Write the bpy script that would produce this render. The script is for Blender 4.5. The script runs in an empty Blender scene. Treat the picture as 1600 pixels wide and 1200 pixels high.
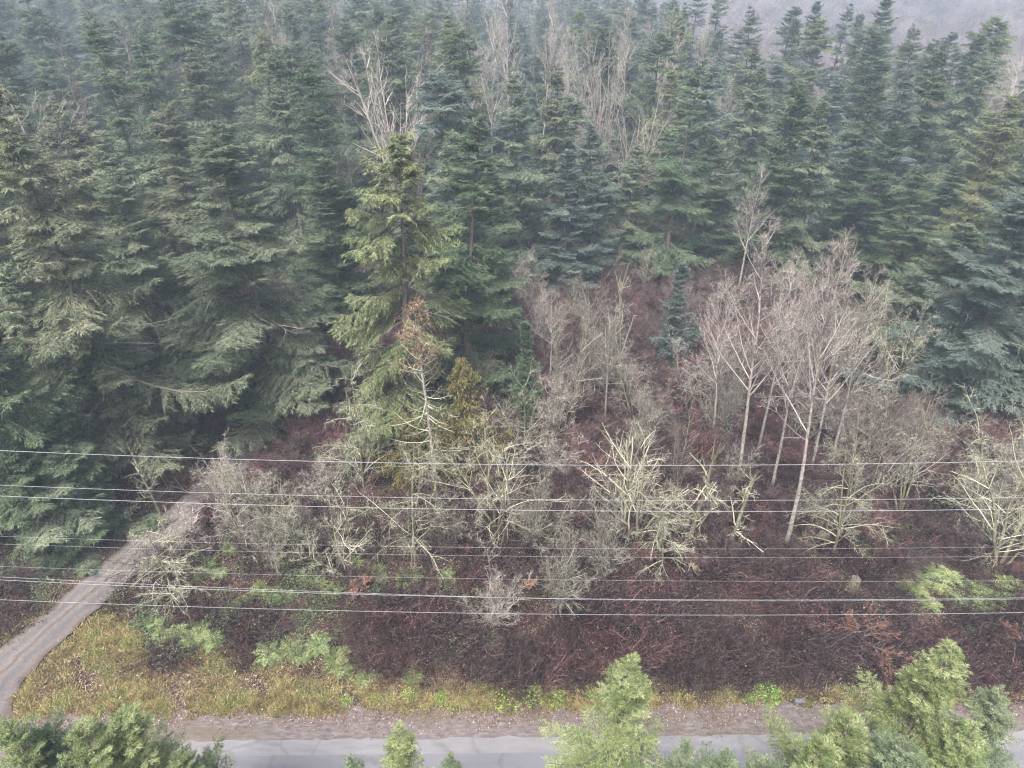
import bpy, math, random
import numpy as np

# ------------------------------------------------------------------ camera, sky, sun, exposure
SC = bpy.context.scene
COL = SC.collection
CAM_H, PITCH, FPX = 40.0, math.radians(31.7), 1111.0
cam_data = bpy.data.cameras.new('camera')
cam_data.sensor_width = 36.0
cam_data.lens = 36.0 * FPX / 1600.0
cam_data.clip_start = 0.1
cam_data.clip_end = 6000.0
cam = bpy.data.objects.new('camera', cam_data)
cam.location = (0, 0, CAM_H)
cam.rotation_euler = (math.pi / 2 - PITCH, 0, 0)
COL.objects.link(cam)
SC.camera = cam

SUN_EL, SUN_AZ = math.radians(62), math.radians(205)      # azimuth from +Y, clockwise
world = bpy.data.worlds.new('World')
SC.world = world
world.use_nodes = True
wn = world.node_tree.nodes
wl = world.node_tree.links
wn.clear()
wo = wn.new('ShaderNodeOutputWorld')
wb = wn.new('ShaderNodeBackground')
ws = wn.new('ShaderNodeTexSky')
ws.sky_type = 'NISHITA'
ws.sun_disc = False
ws.sun_elevation = SUN_EL
ws.sun_rotation = SUN_AZ
ws.air_density = 1.25
ws.dust_density = 8.0
ws.ozone_density = 1.0
wb.inputs['Strength'].default_value = 0.10
wl.new(ws.outputs[0], wb.inputs[0])
wl.new(wb.outputs[0], wo.inputs[0])

sd = bpy.data.lights.new('sun', 'SUN')
sd.energy = 1.5
sd.angle = math.radians(14)
sd.color = (1.0, 0.975, 0.94)
sun = bpy.data.objects.new('sun', sd)
sun.rotation_euler = (math.pi / 2 - SUN_EL, 0, math.pi - SUN_AZ)
sun.location = (0, -20, 90)
COL.objects.link(sun)

SC.view_settings.view_transform = 'Standard'
SC.view_settings.look = 'None'
SC.view_settings.gamma = 1.0
SC.view_settings.use_curve_mapping = False
SC.view_settings.exposure = 2.25
SC.render.engine = 'CYCLES'
cy = SC.cycles
cy.max_bounces = 4
cy.diffuse_bounces = 2
cy.glossy_bounces = 1
cy.transmission_bounces = 3
cy.volume_bounces = 0
cy.transparent_max_bounces = 4
cy.use_denoising = True
cy.denoiser = 'OPENIMAGEDENOISE'
cy.denoising_input_passes = 'RGB_ALBEDO_NORMAL'
cy.denoising_prefilter = 'NONE'
cy.use_adaptive_sampling = True
cy.adaptive_threshold = 0.025
cy.filter_width = 1.2
cy.caustics_reflective = False
cy.caustics_refractive = False

# ------------------------------------------------------------------ pixel -> world (photo pixels, 1600 x 1200)
CP, SP = math.cos(PITCH), math.sin(PITCH)


def ray(u, v):
    a, b = (u - 800) / FPX, (v - 600) / FPX
    return a, CP - b * SP, -SP - b * CP


def ground(u, v):
    """point of the flat ground seen at a pixel"""
    x, y, z = ray(u, v)
    t = CAM_H / -z
    return x * t, y * t


def at_y(u, v, Y):
    """point of a pixel's ray at distance Y: x and height"""
    x, y, z = ray(u, v)
    t = Y / y
    return x * t, CAM_H + z * t


def project(x, y, z):
    dz = z - CAM_H
    dep = y * CP - dz * SP
    if dep < 1:
        return None
    return 800 + FPX * x / dep, 600 - FPX * (y * SP + dz * CP) / dep, dep


def sstep(a, b, x):
    t = np.clip((np.asarray(x, float) - a) / (b - a), 0, 1)
    return t * t * (3 - 2 * t)


DRIVE = [(-75, 1230), (-58, 1170), (-35, 1110), (-8, 1066), (28, 1028), (78, 985), (130, 940), (183, 894), (237, 848), (292, 800), (342, 752), (382, 705), (412, 655), (440, 605), (475, 555), (510, 490), (545, 440), (600, 400)]
dp = np.array([ground(*p) for p in DRIVE])


def smooth_path(p, n):
    t = np.linspace(0, len(p) - 1, n)
    k = np.clip(t.astype(int), 0, len(p) - 2)
    f = (t - k)[:, None]
    q = lambda i: p[np.clip(i, 0, len(p) - 1)]
    a, b, c, d = q(k - 1), q(k), q(k + 1), q(k + 2)
    return .5 * (2 * b + (c - a) * f + (2 * a - 5 * b + 4 * c - d) * f ** 2 + (3 * b - a - 3 * c + d) * f ** 3)


dpath = smooth_path(dp, 260)
dpath[:, 1] = np.maximum(dpath[:, 1], 22)


def drive_dist(x, y):
    d = np.hypot(np.asarray(x)[..., None] - dpath[:, 0], np.asarray(y)[..., None] - dpath[:, 1])
    return d.min(-1)


def gz(x, y):
    """terrain height"""
    x = np.asarray(x, float)
    y = np.asarray(y, float)
    bumps = (0.28 * np.sin(x * .21 + 1.3) * np.sin(y * .17 + .4) + 0.16 * np.sin(x * .53 + y * .31)
             + 0.07 * np.sin(x * 1.3 - y * 1.1 + 2.0)) * sstep(28, 36, y)
    m = (y > 24) & (y < 125) & (x < 30) & (x > -110)
    if m.any():                                  # the drive runs on levelled ground
        xm, ym = np.broadcast_arrays(x, y)
        flat = np.ones(xm.shape)
        mm = np.broadcast_to(m, xm.shape)
        flat[mm] = sstep(2.0, 7.0, drive_dist(xm[mm], ym[mm]))
        bumps = bumps * flat
    ditch = -0.35 * np.exp(-((y - 29.2) / 1.1) ** 2) * sstep(-34, -28, x)
    rise = 34 * sstep(330, 900, y) + 10 * sstep(40, 400, x) * sstep(150, 420, y)
    return bumps + ditch + rise


# ------------------------------------------------------------------ mesh helpers
def unit(a):
    return a / np.maximum(np.linalg.norm(a, axis=-1, keepdims=True), 1e-9)


class Geo:
    """collects vertices, faces, a tint value per vertex and a material index per face"""

    def __init__(self):
        self.v, self.f4, self.f3, self.m4, self.m3, self.t, self.n = [], [], [], [], [], [], 0

    def add(self, v, f, mat=0, tint=0.5):
        v = np.asarray(v, np.float32).reshape(-1, 3)
        f = np.asarray(f, np.int64)
        (self.f4 if f.shape[1] == 4 else self.f3).append(f + self.n)
        (self.m4 if f.shape[1] == 4 else self.m3).append(np.full(len(f), mat, np.int32))
        self.v.append(v)
        self.t.append(np.broadcast_to(np.asarray(tint, np.float32), (len(v),)).copy())
        self.n += len(v)

    def arrays(self):
        v = np.concatenate(self.v) if self.v else np.zeros((0, 3), np.float32)
        t = np.concatenate(self.t) if self.t else np.zeros(0, np.float32)
        f4 = np.concatenate(self.f4) if self.f4 else np.zeros((0, 4), np.int64)
        f3 = np.concatenate(self.f3) if self.f3 else np.zeros((0, 3), np.int64)
        m = np.concatenate(self.m4 + self.m3) if self.m4 or self.m3 else np.zeros(0, np.int32)
        return v, t, f4, f3, m

    def mesh(self, name, mats, smooth=False):
        v, t, f4, f3, m = self.arrays()
        return make_mesh(name, v, t, f4, f3, m, mats, smooth)


def make_mesh(name, v, t, f4, f3, m, mats, smooth=False, extra=None):
    me = bpy.data.meshes.new(name)
    me.vertices.add(len(v))
    me.vertices.foreach_set('co', np.ascontiguousarray(v, np.float32).ravel())
    loops = np.concatenate([f4.ravel(), f3.ravel()]).astype(np.int32)
    me.loops.add(len(loops))
    me.loops.foreach_set('vertex_index', loops)
    npoly = len(f4) + len(f3)
    me.polygons.add(npoly)
    starts = np.concatenate([np.arange(len(f4)) * 4, len(f4) * 4 + np.arange(len(f3)) * 3]).astype(np.int32)
    me.polygons.foreach_set('loop_start', starts)
    me.polygons.foreach_set('material_index', m.astype(np.int32))
    if smooth:
        me.polygons.foreach_set('use_smooth', np.ones(npoly, bool))
    else:
        me.polygons.foreach_set('use_smooth', np.zeros(npoly, bool))
    at = me.attributes.new('tint', 'FLOAT', 'POINT')
    at.data.foreach_set('value', np.ascontiguousarray(t, np.float32))
    for k, (ty, arr) in (extra or {}).items():
        a = me.attributes.new(k, ty, 'POINT')
        a.data.foreach_set('vector' if ty == 'FLOAT_VECTOR' else 'value', np.ascontiguousarray(arr).ravel())
    for mt in mats:
        me.materials.append(mt)
    me.update(calc_edges=True)
    return me


def link(name, data, parent=None, loc=None):
    o = bpy.data.objects.new(name, data)
    COL.objects.link(o)
    if parent is not None:
        o.parent = parent
    if loc is not None:
        o.location = loc
    return o


def tag(o, label=None, cat=None, group=None, kind=None):
    if label:
        o['label'] = label
    if cat:
        o['category'] = cat
    if group:
        o['group'] = group
    if kind:
        o['kind'] = kind
    return o


def polylines(P, D, L, K, wob, trop, rng):
    """n curved branches at once; trop bends them up (+) or down (-)"""
    n = len(P)
    pts = np.zeros((n, K + 1, 3))
    ds = np.zeros((n, K + 1, 3))
    p, d = P.copy(), unit(D)
    pts[:, 0], ds[:, 0] = p, d
    for k in range(1, K + 1):
        d = d + rng.normal(0, wob, (n, 3))
        d[:, 2] += trop
        d = unit(d)
        p = p + d * (L / K)[:, None]
        pts[:, k], ds[:, k] = p, d
    return pts, ds


def tubes(g, pts, ds, r0, r1, S, mat=0, tint=0.5, power=1.0):
    n, K1 = pts.shape[:2]
    if n == 0:
        return
    ref = np.where(np.abs(ds[..., 2:3]) > .9, np.array([1., 0, 0]), np.array([0, 0, 1.]))
    u = unit(np.cross(ds, ref))
    w = np.cross(ds, u)
    s = (np.linspace(0, 1, K1) ** power)[None, :]
    r = np.asarray(r0)[:, None] * (1 - s) + np.asarray(r1)[:, None] * s
    a = np.arange(S) * 2 * math.pi / S
    v = pts[:, :, None] + r[:, :, None, None] * (np.cos(a)[None, None, :, None] * u[:, :, None]
                                                  + np.sin(a)[None, None, :, None] * w[:, :, None])
    i = (np.arange(n)[:, None, None] * K1 + np.arange(K1 - 1)[None, :, None]) * S
    j = np.arange(S)[None, None]
    j2 = (j + 1) % S
    f = np.stack([i + j, i + j2, i + S + j2, i + S + j], -1).reshape(-1, 4)
    tt = np.repeat(np.broadcast_to(np.asarray(tint, float).reshape(-1, 1), (n, 1)), K1 * S, 1).ravel()
    g.add(v, f, mat, tt)


def sample(pts, idx, s):
    K = pts.shape[1] - 1
    x = np.clip(s, 0, .9999) * K
    k = x.astype(int)
    fr = (x - k)[:, None]
    return pts[idx, k] * (1 - fr) + pts[idx, k + 1] * fr, unit(pts[idx, k + 1] - pts[idx, k])


def spawn(pts, L, count, s0, s1, ang, angv, rng, even=False):
    """children of each branch: parent index, parameter, start, direction"""
    idx = np.repeat(np.arange(len(pts)), count)
    m = len(idx)
    s = rng.uniform(s0, s1, m)
    p, d = sample(pts, idx, s)
    rv = rng.normal(0, 1, (m, 3))
    side = unit(rv - (rv * d).sum(1, keepdims=True) * d)
    a = np.radians(rng.normal(ang, angv, m))[:, None]
    return idx, s, p, unit(d * np.cos(a) + side * np.sin(a))


def leaves(g, p, d, up, ln, wd, mat, tint, wide=.45):
    """diamond leaf or sprig per row"""
    n = len(p)
    if n == 0:
        return
    d = unit(d)
    w = unit(np.cross(d, up))
    ln = np.broadcast_to(np.asarray(ln, float), (n,))[:, None]
    wd = np.broadcast_to(np.asarray(wd, float), (n,))[:, None]
    mid = p + d * ln * wide
    v = np.stack([p, mid + w * wd * .5, p + d * ln, mid - w * wd * .5], 1)
    f = (np.arange(n) * 4)[:, None] + np.arange(4)[None]
    tt = np.repeat(np.broadcast_to(np.asarray(tint, float), (n,)), 4)
    g.add(v, f, mat, tt)


def sprigs(g, p, d, up, ln, wd, mat, tint):
    """tapering needle spray: one triangle per row"""
    n = len(p)
    d = unit(d)
    w = unit(np.cross(d, up))
    ln = np.broadcast_to(np.asarray(ln, float), (n,))[:, None]
    wd = np.broadcast_to(np.asarray(wd, float), (n,))[:, None]
    v = np.stack([p - w * wd * .5, p + w * wd * .5, p + d * ln], 1)
    f = (np.arange(n) * 3)[:, None] + np.arange(3)[None]
    g.add(v, f, mat, np.repeat(np.broadcast_to(np.asarray(tint, float), (n,)), 3))


# ------------------------------------------------------------------ materials
MATS = {}


def nmat(name):
    m = bpy.data.materials.new(name)
    m.use_nodes = True
    n = m.node_tree.nodes
    n.clear()
    out = n.new('ShaderNodeOutputMaterial')
    MATS[name] = m
    return m, n, m.node_tree.links, out


def ramp(n, stops):
    r = n.new('ShaderNodeValToRGB')
    e = r.color_ramp.elements
    e[0].position, e[0].color = stops[0][0], (*stops[0][1], 1)
    e[1].position, e[1].color = stops[-1][0], (*stops[-1][1], 1)
    for p, c in stops[1:-1]:
        x = e.new(p)
        x.color = (*c, 1)
    return r


BRUSH_PATCH = [(.28, (.45, .38, .42)), (.39, (1.0, .76, .80)), (.45, (1.6, 1.08, 1.10)), (.51, (.50, .42, .46)), (.57, (1.15, .95, .98)), (.62, (.55, .52, .50)), (.68, (1.5, 1.4, 1.3)), (.78, (.9, 1.1, .7))]
GRASS_PATCH = [(.30, (.62, .62, .5)), (.42, (.95, 1.05, .8)), (.5, (1.2, 1.08, 1.0)), (.56, (.70, .64, .6)), (.64, (1.25, 1.1, 1.0)), (.75, (.80, 1.05, .65))]


def foliage(name, stops, rough=.55, spec=.25, transl=.25, vary=.16, patch=None):
    """leaf material: colour by the tint attribute, a small shift per plant"""
    m, n, l, out = nmat(name)
    at = n.new('ShaderNodeAttribute')
    at.attribute_name = 'tint'
    r = ramp(n, stops)
    l.new(at.outputs['Fac'], r.inputs[0])
    oi = n.new('ShaderNodeObjectInfo')
    mr = n.new('ShaderNodeMapRange')
    mr.inputs['To Min'].default_value = 1 - vary
    mr.inputs['To Max'].default_value = 1 + vary
    l.new(oi.outputs['Random'], mr.inputs['Value'])
    hs = n.new('ShaderNodeHueSaturation')
    mr2 = n.new('ShaderNodeMapRange')
    mul = n.new('ShaderNodeMath')
    mul.operation = 'MULTIPLY'
    mul.inputs[1].default_value = 7.31
    fr = n.new('ShaderNodeMath')
    fr.operation = 'FRACT'
    l.new(oi.outputs['Random'], mul.inputs[0])
    l.new(mul.outputs[0], fr.inputs[0])
    l.new(fr.outputs[0], mr2.inputs['Value'])
    mr2.inputs['To Min'].default_value = .5 - vary * .10
    mr2.inputs['To Max'].default_value = .5 + vary * .10
    l.new(mr.outputs[0], hs.inputs['Value'])
    l.new(mr2.outputs[0], hs.inputs['Hue'])
    l.new(r.outputs[0], hs.inputs['Color'])
    if patch:
        # patches of different plants: wine red, dark brown, greyish, olive
        ge = n.new('ShaderNodeNewGeometry')
        n1 = n.new('ShaderNodeTexNoise')
        n1.inputs['Scale'].default_value = .16
        n1.inputs['Detail'].default_value = 5
        n1.inputs['Roughness'].default_value = .62
        l.new(ge.outputs['Position'], n1.inputs[0])
        n1.inputs['Scale'].default_value = .16 if patch is BRUSH_PATCH else .55
        pr = ramp(n, patch)
        l.new(n1.outputs[0], pr.inputs[0])
        pm = n.new('ShaderNodeMix')
        pm.data_type = 'RGBA'
        pm.blend_type = 'MULTIPLY'
        pm.inputs['Factor'].default_value = 1
        l.new(hs.outputs[0], pm.inputs[6])
        l.new(pr.outputs[0], pm.inputs[7])
        col = pm.outputs[2]
    else:
        col = hs.outputs[0]
    b = n.new('ShaderNodeBsdfPrincipled')
    b.inputs['Roughness'].default_value = rough
    b.inputs['Specular IOR Level'].default_value = spec
    l.new(col, b.inputs['Base Color'])
    if transl > 0:
        t = n.new('ShaderNodeBsdfTranslucent')
        l.new(col, t.inputs['Color'])
        mx = n.new('ShaderNodeMixShader')
        mx.inputs[0].default_value = transl
        l.new(b.outputs[0], mx.inputs[1])
        l.new(t.outputs[0], mx.inputs[2])
        l.new(mx.outputs[0], out.inputs[0])
    else:
        l.new(b.outputs[0], out.inputs[0])
    return m


def noisy(name, stops, scale, detail=6, rough=.9, bump=0.0, bscale=None, spec=.2, second=None, coord='Object', stretch=(1, 1, 1)):
    """surface of several colours mixed by noise"""
    m, n, l, out = nmat(name)
    tc = n.new('ShaderNodeTexCoord')
    mp = n.new('ShaderNodeMapping')
    mp.inputs['Scale'].default_value = stretch
    l.new(tc.outputs[coord], mp.inputs[0])
    no = n.new('ShaderNodeTexNoise')
    no.inputs['Scale'].default_value = scale
    no.inputs['Detail'].default_value = detail
    no.inputs['Roughness'].default_value = .65
    l.new(mp.outputs[0], no.inputs[0])
    r = ramp(n, stops)
    l.new(no.outputs[0], r.inputs[0])
    colour = r.outputs[0]
    if second:
        sc2, lo, hi, c2 = second
        n2 = n.new('ShaderNodeTexNoise')
        n2.inputs['Scale'].default_value = sc2
        n2.inputs['Detail'].default_value = 5
        l.new(mp.outputs[0], n2.inputs[0])
        mr = n.new('ShaderNodeMapRange')
        mr.inputs['From Min'].default_value = lo
        mr.inputs['From Max'].default_value = hi
        l.new(n2.outputs[0], mr.inputs['Value'])
        mx = n.new('ShaderNodeMix')
        mx.data_type = 'RGBA'
        l.new(mr.outputs[0], mx.inputs['Factor'])
        l.new(colour, mx.inputs[6])
        mx.inputs[7].default_value = (*c2, 1)
        colour = mx.outputs[2]
    b = n.new('ShaderNodeBsdfPrincipled')
    b.inputs['Roughness'].default_value = rough
    b.inputs['Specular IOR Level'].default_value = spec
    l.new(colour, b.inputs['Base Color'])
    if bump:
        n3 = n.new('ShaderNodeTexNoise')
        n3.inputs['Scale'].default_value = bscale or scale * 3
        n3.inputs['Detail'].default_value = 4
        l.new(mp.outputs[0], n3.inputs[0])
        bp = n.new('ShaderNodeBump')
        bp.inputs['Strength'].default_value = bump
        bp.inputs['Distance'].default_value = .05
        l.new(n3.outputs[0], bp.inputs['Height'])
        l.new(bp.outputs[0], b.inputs['Normal'])
    l.new(b.outputs[0], out.inputs[0])
    return m


def plain(name, c, rough=.6, metal=0.0, spec=.3):
    m, n, l, out = nmat(name)
    b = n.new('ShaderNodeBsdfPrincipled')
    b.inputs['Base Color'].default_value = (*c, 1)
    b.inputs['Roughness'].default_value = rough
    b.inputs['Metallic'].default_value = metal
    b.inputs['Specular IOR Level'].default_value = spec
    l.new(b.outputs[0], out.inputs[0])
    return m


F_DARK = foliage('fir_needles_dark', [(0, (.028, .050, .028)), (.5, (.068, .105, .058)), (1, (.175, .210, .130))], transl=.38)
F_GREY = foliage('fir_needles_grey_green', [(0, (.042, .063, .041)), (.5, (.106, .139, .090)), (1, (.25, .272, .190))], transl=.38)
F_OLIVE = foliage('fir_needles_olive', [(0, (.046, .060, .037)), (.5, (.110, .128, .080)), (.85, (.20, .208, .145)), (1, (.225, .205, .15))], transl=.38)
F_BLUE = foliage('fir_needles_blue_green', [(0, (.038, .062, .054)), (.5, (.095, .134, .116)), (1, (.225, .262, .230))], transl=.38)
F_LIGHT = foliage('fir_needles_yellow_green', [(0, (.055, .075, .034)), (.5, (.125, .155, .074)), (1, (.28, .30, .17))], transl=.38)
F_FORE = foliage('roadside_needles_bright', [(0, (.048, .072, .026)), (.45, (.130, .170, .066)), (.8, (.255, .295, .145)), (1, (.39, .415, .255))], transl=.35, vary=.06)
F_FORE_B = foliage('roadside_needles_cool', [(0, (.042, .066, .034)), (.45, (.102, .140, .074)), (.8, (.205, .245, .155)), (1, (.33, .355, .27))], transl=.35, vary=.06)
F_CEDAR = foliage('cedar_sprays_rusty', [(0, (.05, .055, .018)), (.5, (.10, .105, .035)), (.8, (.15, .115, .045)), (1, (.19, .085, .05))])
F_RUST = foliage('dead_needles_rust', [(0, (.065, .032, .024)), (.5, (.13, .070, .050)), (1, (.20, .13, .085))], transl=.1)
F_ORANGE = foliage('dead_bough_orange', [(0, (.085, .038, .027)), (.5, (.15, .075, .050)), (1, (.24, .145, .098))], transl=.2)
BARK = noisy('conifer_bark', [(.3, (.05, .04, .035)), (.55, (.11, .092, .082)), (.75, (.18, .16, .145))], 3, bump=.5, stretch=(2, 2, .5))
BARK_MOSS = noisy('mossy_bark', [(.3, (.06, .055, .038)), (.5, (.135, .13, .09)), (.75, (.25, .24, .19))], 4, bump=.4, second=(1.1, .5, .7, (.07, .08, .02)), stretch=(2, 2, .6))
BARK_PALE = noisy('pale_alder_bark', [(.34, (.055, .048, .042)), (.46, (.19, .172, .157)), (.7, (.33, .307, .28))], 4.5, bump=.3, second=(1.3, .62, .75, (.11, .12, .05)), stretch=(1.5, 1.5, .8))
TWIG = foliage('twig_bark_brown', [(0, (.048, .037, .034)), (.5, (.092, .074, .068)), (1, (.165, .138, .126))], transl=0)
TWIG_PALE = foliage('twig_bark_pale', [(0, (.080, .068, .062)), (.5, (.19, .170, .155)), (1, (.38, .352, .322))], transl=0)
TWIG_LICHEN = foliage('lichen_covered_branch', [(0, (.050, .045, .035)), (.35, (.11, .107, .080)), (.7, (.235, .238, .175)), (1, (.43, .435, .335))], rough=.9, transl=0)
LICHEN_GREY = foliage('grey_lichen_twig', [(0, (.052, .046, .040)), (.5, (.13, .122, .105)), (1, (.28, .270, .235))], rough=.9, transl=0)
CANE = foliage('bramble_cane', [(0, (.008, .006, .006)), (.5, (.022, .015, .016)), (.85, (.052, .036, .038)), (1, (.15, .128, .118))], transl=0, vary=.2, patch=BRUSH_PATCH)
DEADLEAF = foliage('dead_leaf', [(0, (.040, .024, .020)), (.4, (.085, .050, .040)), (.75, (.155, .105, .080)), (.92, (.19, .145, .11)), (1, (.32, .28, .24))], transl=.1, vary=.2)
GREENLEAF = foliage('evergreen_undergrowth_leaf', [(0, (.03, .055, .022)), (.5, (.07, .11, .045)), (1, (.16, .21, .11))], vary=.2)
GRASS_DRY = foliage('verge_grass_blade', [(0, (.10, .108, .045)), (.4, (.23, .220, .105)), (.75, (.375, .335, .19)), (1, (.46, .40, .275))], transl=.3, vary=.2, patch=GRASS_PATCH)
WEED = foliage('fresh_weed_leaf', [(0, (.07, .13, .025)), (.5, (.16, .27, .05)), (1, (.30, .42, .12))], transl=.35)
FERN = foliage('fern_frond', [(0, (.045, .072, .024)), (.5, (.13, .175, .065)), (1, (.31, .35, .17))], transl=.3)

# ------------------------------------------------------------------ the setting: ground, road, shoulder, drive
def ground_material():
    m, n, l, out = nmat('forest_floor')
    tc = n.new('ShaderNodeTexCoord')
    def noise(sc, det=6):
        x = n.new('ShaderNodeTexNoise')
        x.inputs['Scale'].default_value = sc
        x.inputs['Detail'].default_value = det
        x.inputs['Roughness'].default_value = .7
        l.new(tc.outputs['Object'], x.inputs[0])
        return x
    a = noise(1.7, 9)
    r = ramp(n, [(.28, (.010, .008, .007)), (.45, (.026, .019, .017)), (.6, (.055, .041, .035)), (.78, (.13, .10, .082))])
    l.new(a.outputs[0], r.inputs[0])
    b2 = noise(.11, 4)
    mr = n.new('ShaderNodeMapRange')
    mr.inputs['From Min'].default_value = .52
    mr.inputs['From Max'].default_value = .68
    mr.inputs['To Max'].default_value = .7
    l.new(b2.outputs[0], mr.inputs['Value'])
    mx = n.new('ShaderNodeMix')
    mx.data_type = 'RGBA'
    l.new(mr.outputs[0], mx.inputs['Factor'])
    l.new(r.outputs[0], mx.inputs[6])
    r2 = ramp(n, [(.3, (.020, .025, .011)), (.7, (.06, .066, .026))])
    l.new(noise(3.1, 5).outputs[0], r2.inputs[0])
    l.new(r2.outputs[0], mx.inputs[7])
    b = n.new('ShaderNodeBsdfPrincipled')
    b.inputs['Roughness'].default_value = .95
    b.inputs['Specular IOR Level'].default_value = .1
    l.new(mx.outputs[2], b.inputs['Base Color'])
    bp = n.new('ShaderNodeBump')
    bp.inputs['Strength'].default_value = .7
    bp.inputs['Distance'].default_value = .12
    l.new(noise(4.5, 6).outputs[0], bp.inputs['Height'])
    l.new(bp.outputs[0], b.inputs['Normal'])
    l.new(b.outputs[0], out.inputs[0])
    return m


def grid_mesh(name, xs, ys, zf, mat):
    X, Y = np.meshgrid(xs, ys)
    Z = zf(X, Y)
    v = np.stack([X, Y, Z], -1).reshape(-1, 3)
    nx, ny = len(xs), len(ys)
    i = (np.arange(ny - 1)[:, None] * nx + np.arange(nx - 1)[None]).reshape(-1)
    f = np.stack([i, i + 1, i + nx + 1, i + nx], -1)
    return make_mesh(name, v, np.full(len(v), .5), f, np.zeros((0, 3), np.int64), np.zeros(len(f), np.int32), [mat], True)


xs = np.concatenate([np.linspace(-1600, -140, 40), np.arange(-136, 137, 1.6), np.linspace(140, 1600, 40)])
ys = np.concatenate([np.linspace(-260, 8, 14), np.arange(10, 130, 1.0), np.linspace(132, 400, 60), np.linspace(410, 1700, 50)])
tag(link('ground', grid_mesh('ground', xs, ys, gz, ground_material())), kind='structure')

# paved road along X on the near side, slightly turned, gravel shoulder beside it
ROAD_K = 0.012                               # the road drifts away from the camera to the right


def road_far(x):
    return 24.85 + ROAD_K * np.asarray(x, float)


def strip(name, near, far, z, mat, n=220, across=10, x0=-220, x1=220, jitter=0.0, seed=1):
    rng = np.random.default_rng(seed)
    x = np.linspace(x0, x1, n)
    j = rng.normal(0, jitter, n) if jitter else np.zeros(n)
    a = np.linspace(0, 1, across)
    Y = near(x)[:, None] * (1 - a) + (far(x) + j)[:, None] * a
    X = np.repeat(x[:, None], across, 1)
    v = np.stack([X, Y, np.full_like(X, z) if np.isscalar(z) else z(X, Y)], -1).reshape(-1, 3)
    i = (np.arange(n - 1)[:, None] * across + np.arange(across - 1)[None]).reshape(-1)
    f = np.stack([i, i + across, i + across + 1, i + 1], -1)
    me = make_mesh(name, v, np.tile(a, n), f, np.zeros((0, 3), np.int64), np.zeros(len(f), np.int32), [mat], True)
    return tag(link(name, me), kind='structure')


ASPH = noisy('asphalt', [(.3, (.080, .080, .090)), (.7, (.108, .108, .122))], 1.2, detail=9, rough=.75, bump=.25, bscale=60, spec=.35, second=(.25, .5, .75, (.086, .086, .098)), stretch=(.25, 1.6, 1))
ASPH2 = noisy('asphalt_worn_edge', [(.3, (.098, .096, .102)), (.7, (.132, .130, .138))], 1.5, detail=9, rough=.8, bump=.3, bscale=50, spec=.3, stretch=(.35, 1.6, 1))
GRAV = noisy('shoulder_gravel', [(.25, (.042, .035, .034)), (.5, (.090, .077, .076)), (.75, (.148, .130, .128))], 5, detail=10, rough=.95, bump=.6, bscale=18, second=(.35, .52, .66, (.075, .062, .045)), stretch=(.35, 1, 1))
def crack(mat, scale, strength):
    """thin dark crack lines and damp streaks in the asphalt colour"""
    n, l = mat.node_tree.nodes, mat.node_tree.links
    b = [x for x in n if x.type == 'BSDF_PRINCIPLED'][0]
    src = b.inputs['Base Color'].links[0].from_socket
    tc = n.new('ShaderNodeTexCoord')
    nz = n.new('ShaderNodeTexNoise')
    nz.inputs['Scale'].default_value = 1.4
    nz.inputs['Detail'].default_value = 6
    l.new(tc.outputs['Object'], nz.inputs[0])
    mxv = n.new('ShaderNodeMix')
    mxv.data_type = 'VECTOR'
    mxv.inputs['Factor'].default_value = .35
    l.new(tc.outputs['Object'], mxv.inputs[4])
    l.new(nz.outputs['Color'], mxv.inputs[5])
    vo = n.new('ShaderNodeTexVoronoi')
    vo.feature = 'DISTANCE_TO_EDGE'
    vo.inputs['Scale'].default_value = scale
    l.new(mxv.outputs[1], vo.inputs[0])
    mr = n.new('ShaderNodeMapRange')
    mr.inputs['From Max'].default_value = .018
    mr.inputs['To Min'].default_value = 1 - strength
    l.new(vo.outputs[0], mr.inputs['Value'])
    mm = n.new('ShaderNodeMix')
    mm.data_type = 'RGBA'
    mm.blend_type = 'MULTIPLY'
    mm.inputs['Factor'].default_value = 1
    l.new(src, mm.inputs[6])
    l.new(mr.outputs[0], mm.inputs[7])
    l.new(mm.outputs[2], b.inputs['Base Color'])


crack(ASPH, .16, .22)
crack(ASPH2, .22, .2)
strip('gravel_shoulder', lambda x: road_far(x) - .2, lambda x: road_far(x) + 2.05, lambda X, Y: 0.010 + 0.0 * X, GRAV, n=900, jitter=.12)
strip('road', lambda x: road_far(x) - 6.6, lambda x: road_far(x) - .95, 0.034, ASPH)
strip('road_edge', lambda x: road_far(x) - .97, lambda x: road_far(x), 0.026, ASPH2, n=900, jitter=.06)

dtan = unit(np.gradient(dpath, axis=0))
dnor = np.stack([-dtan[:, 1], dtan[:, 0]], -1)


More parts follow.
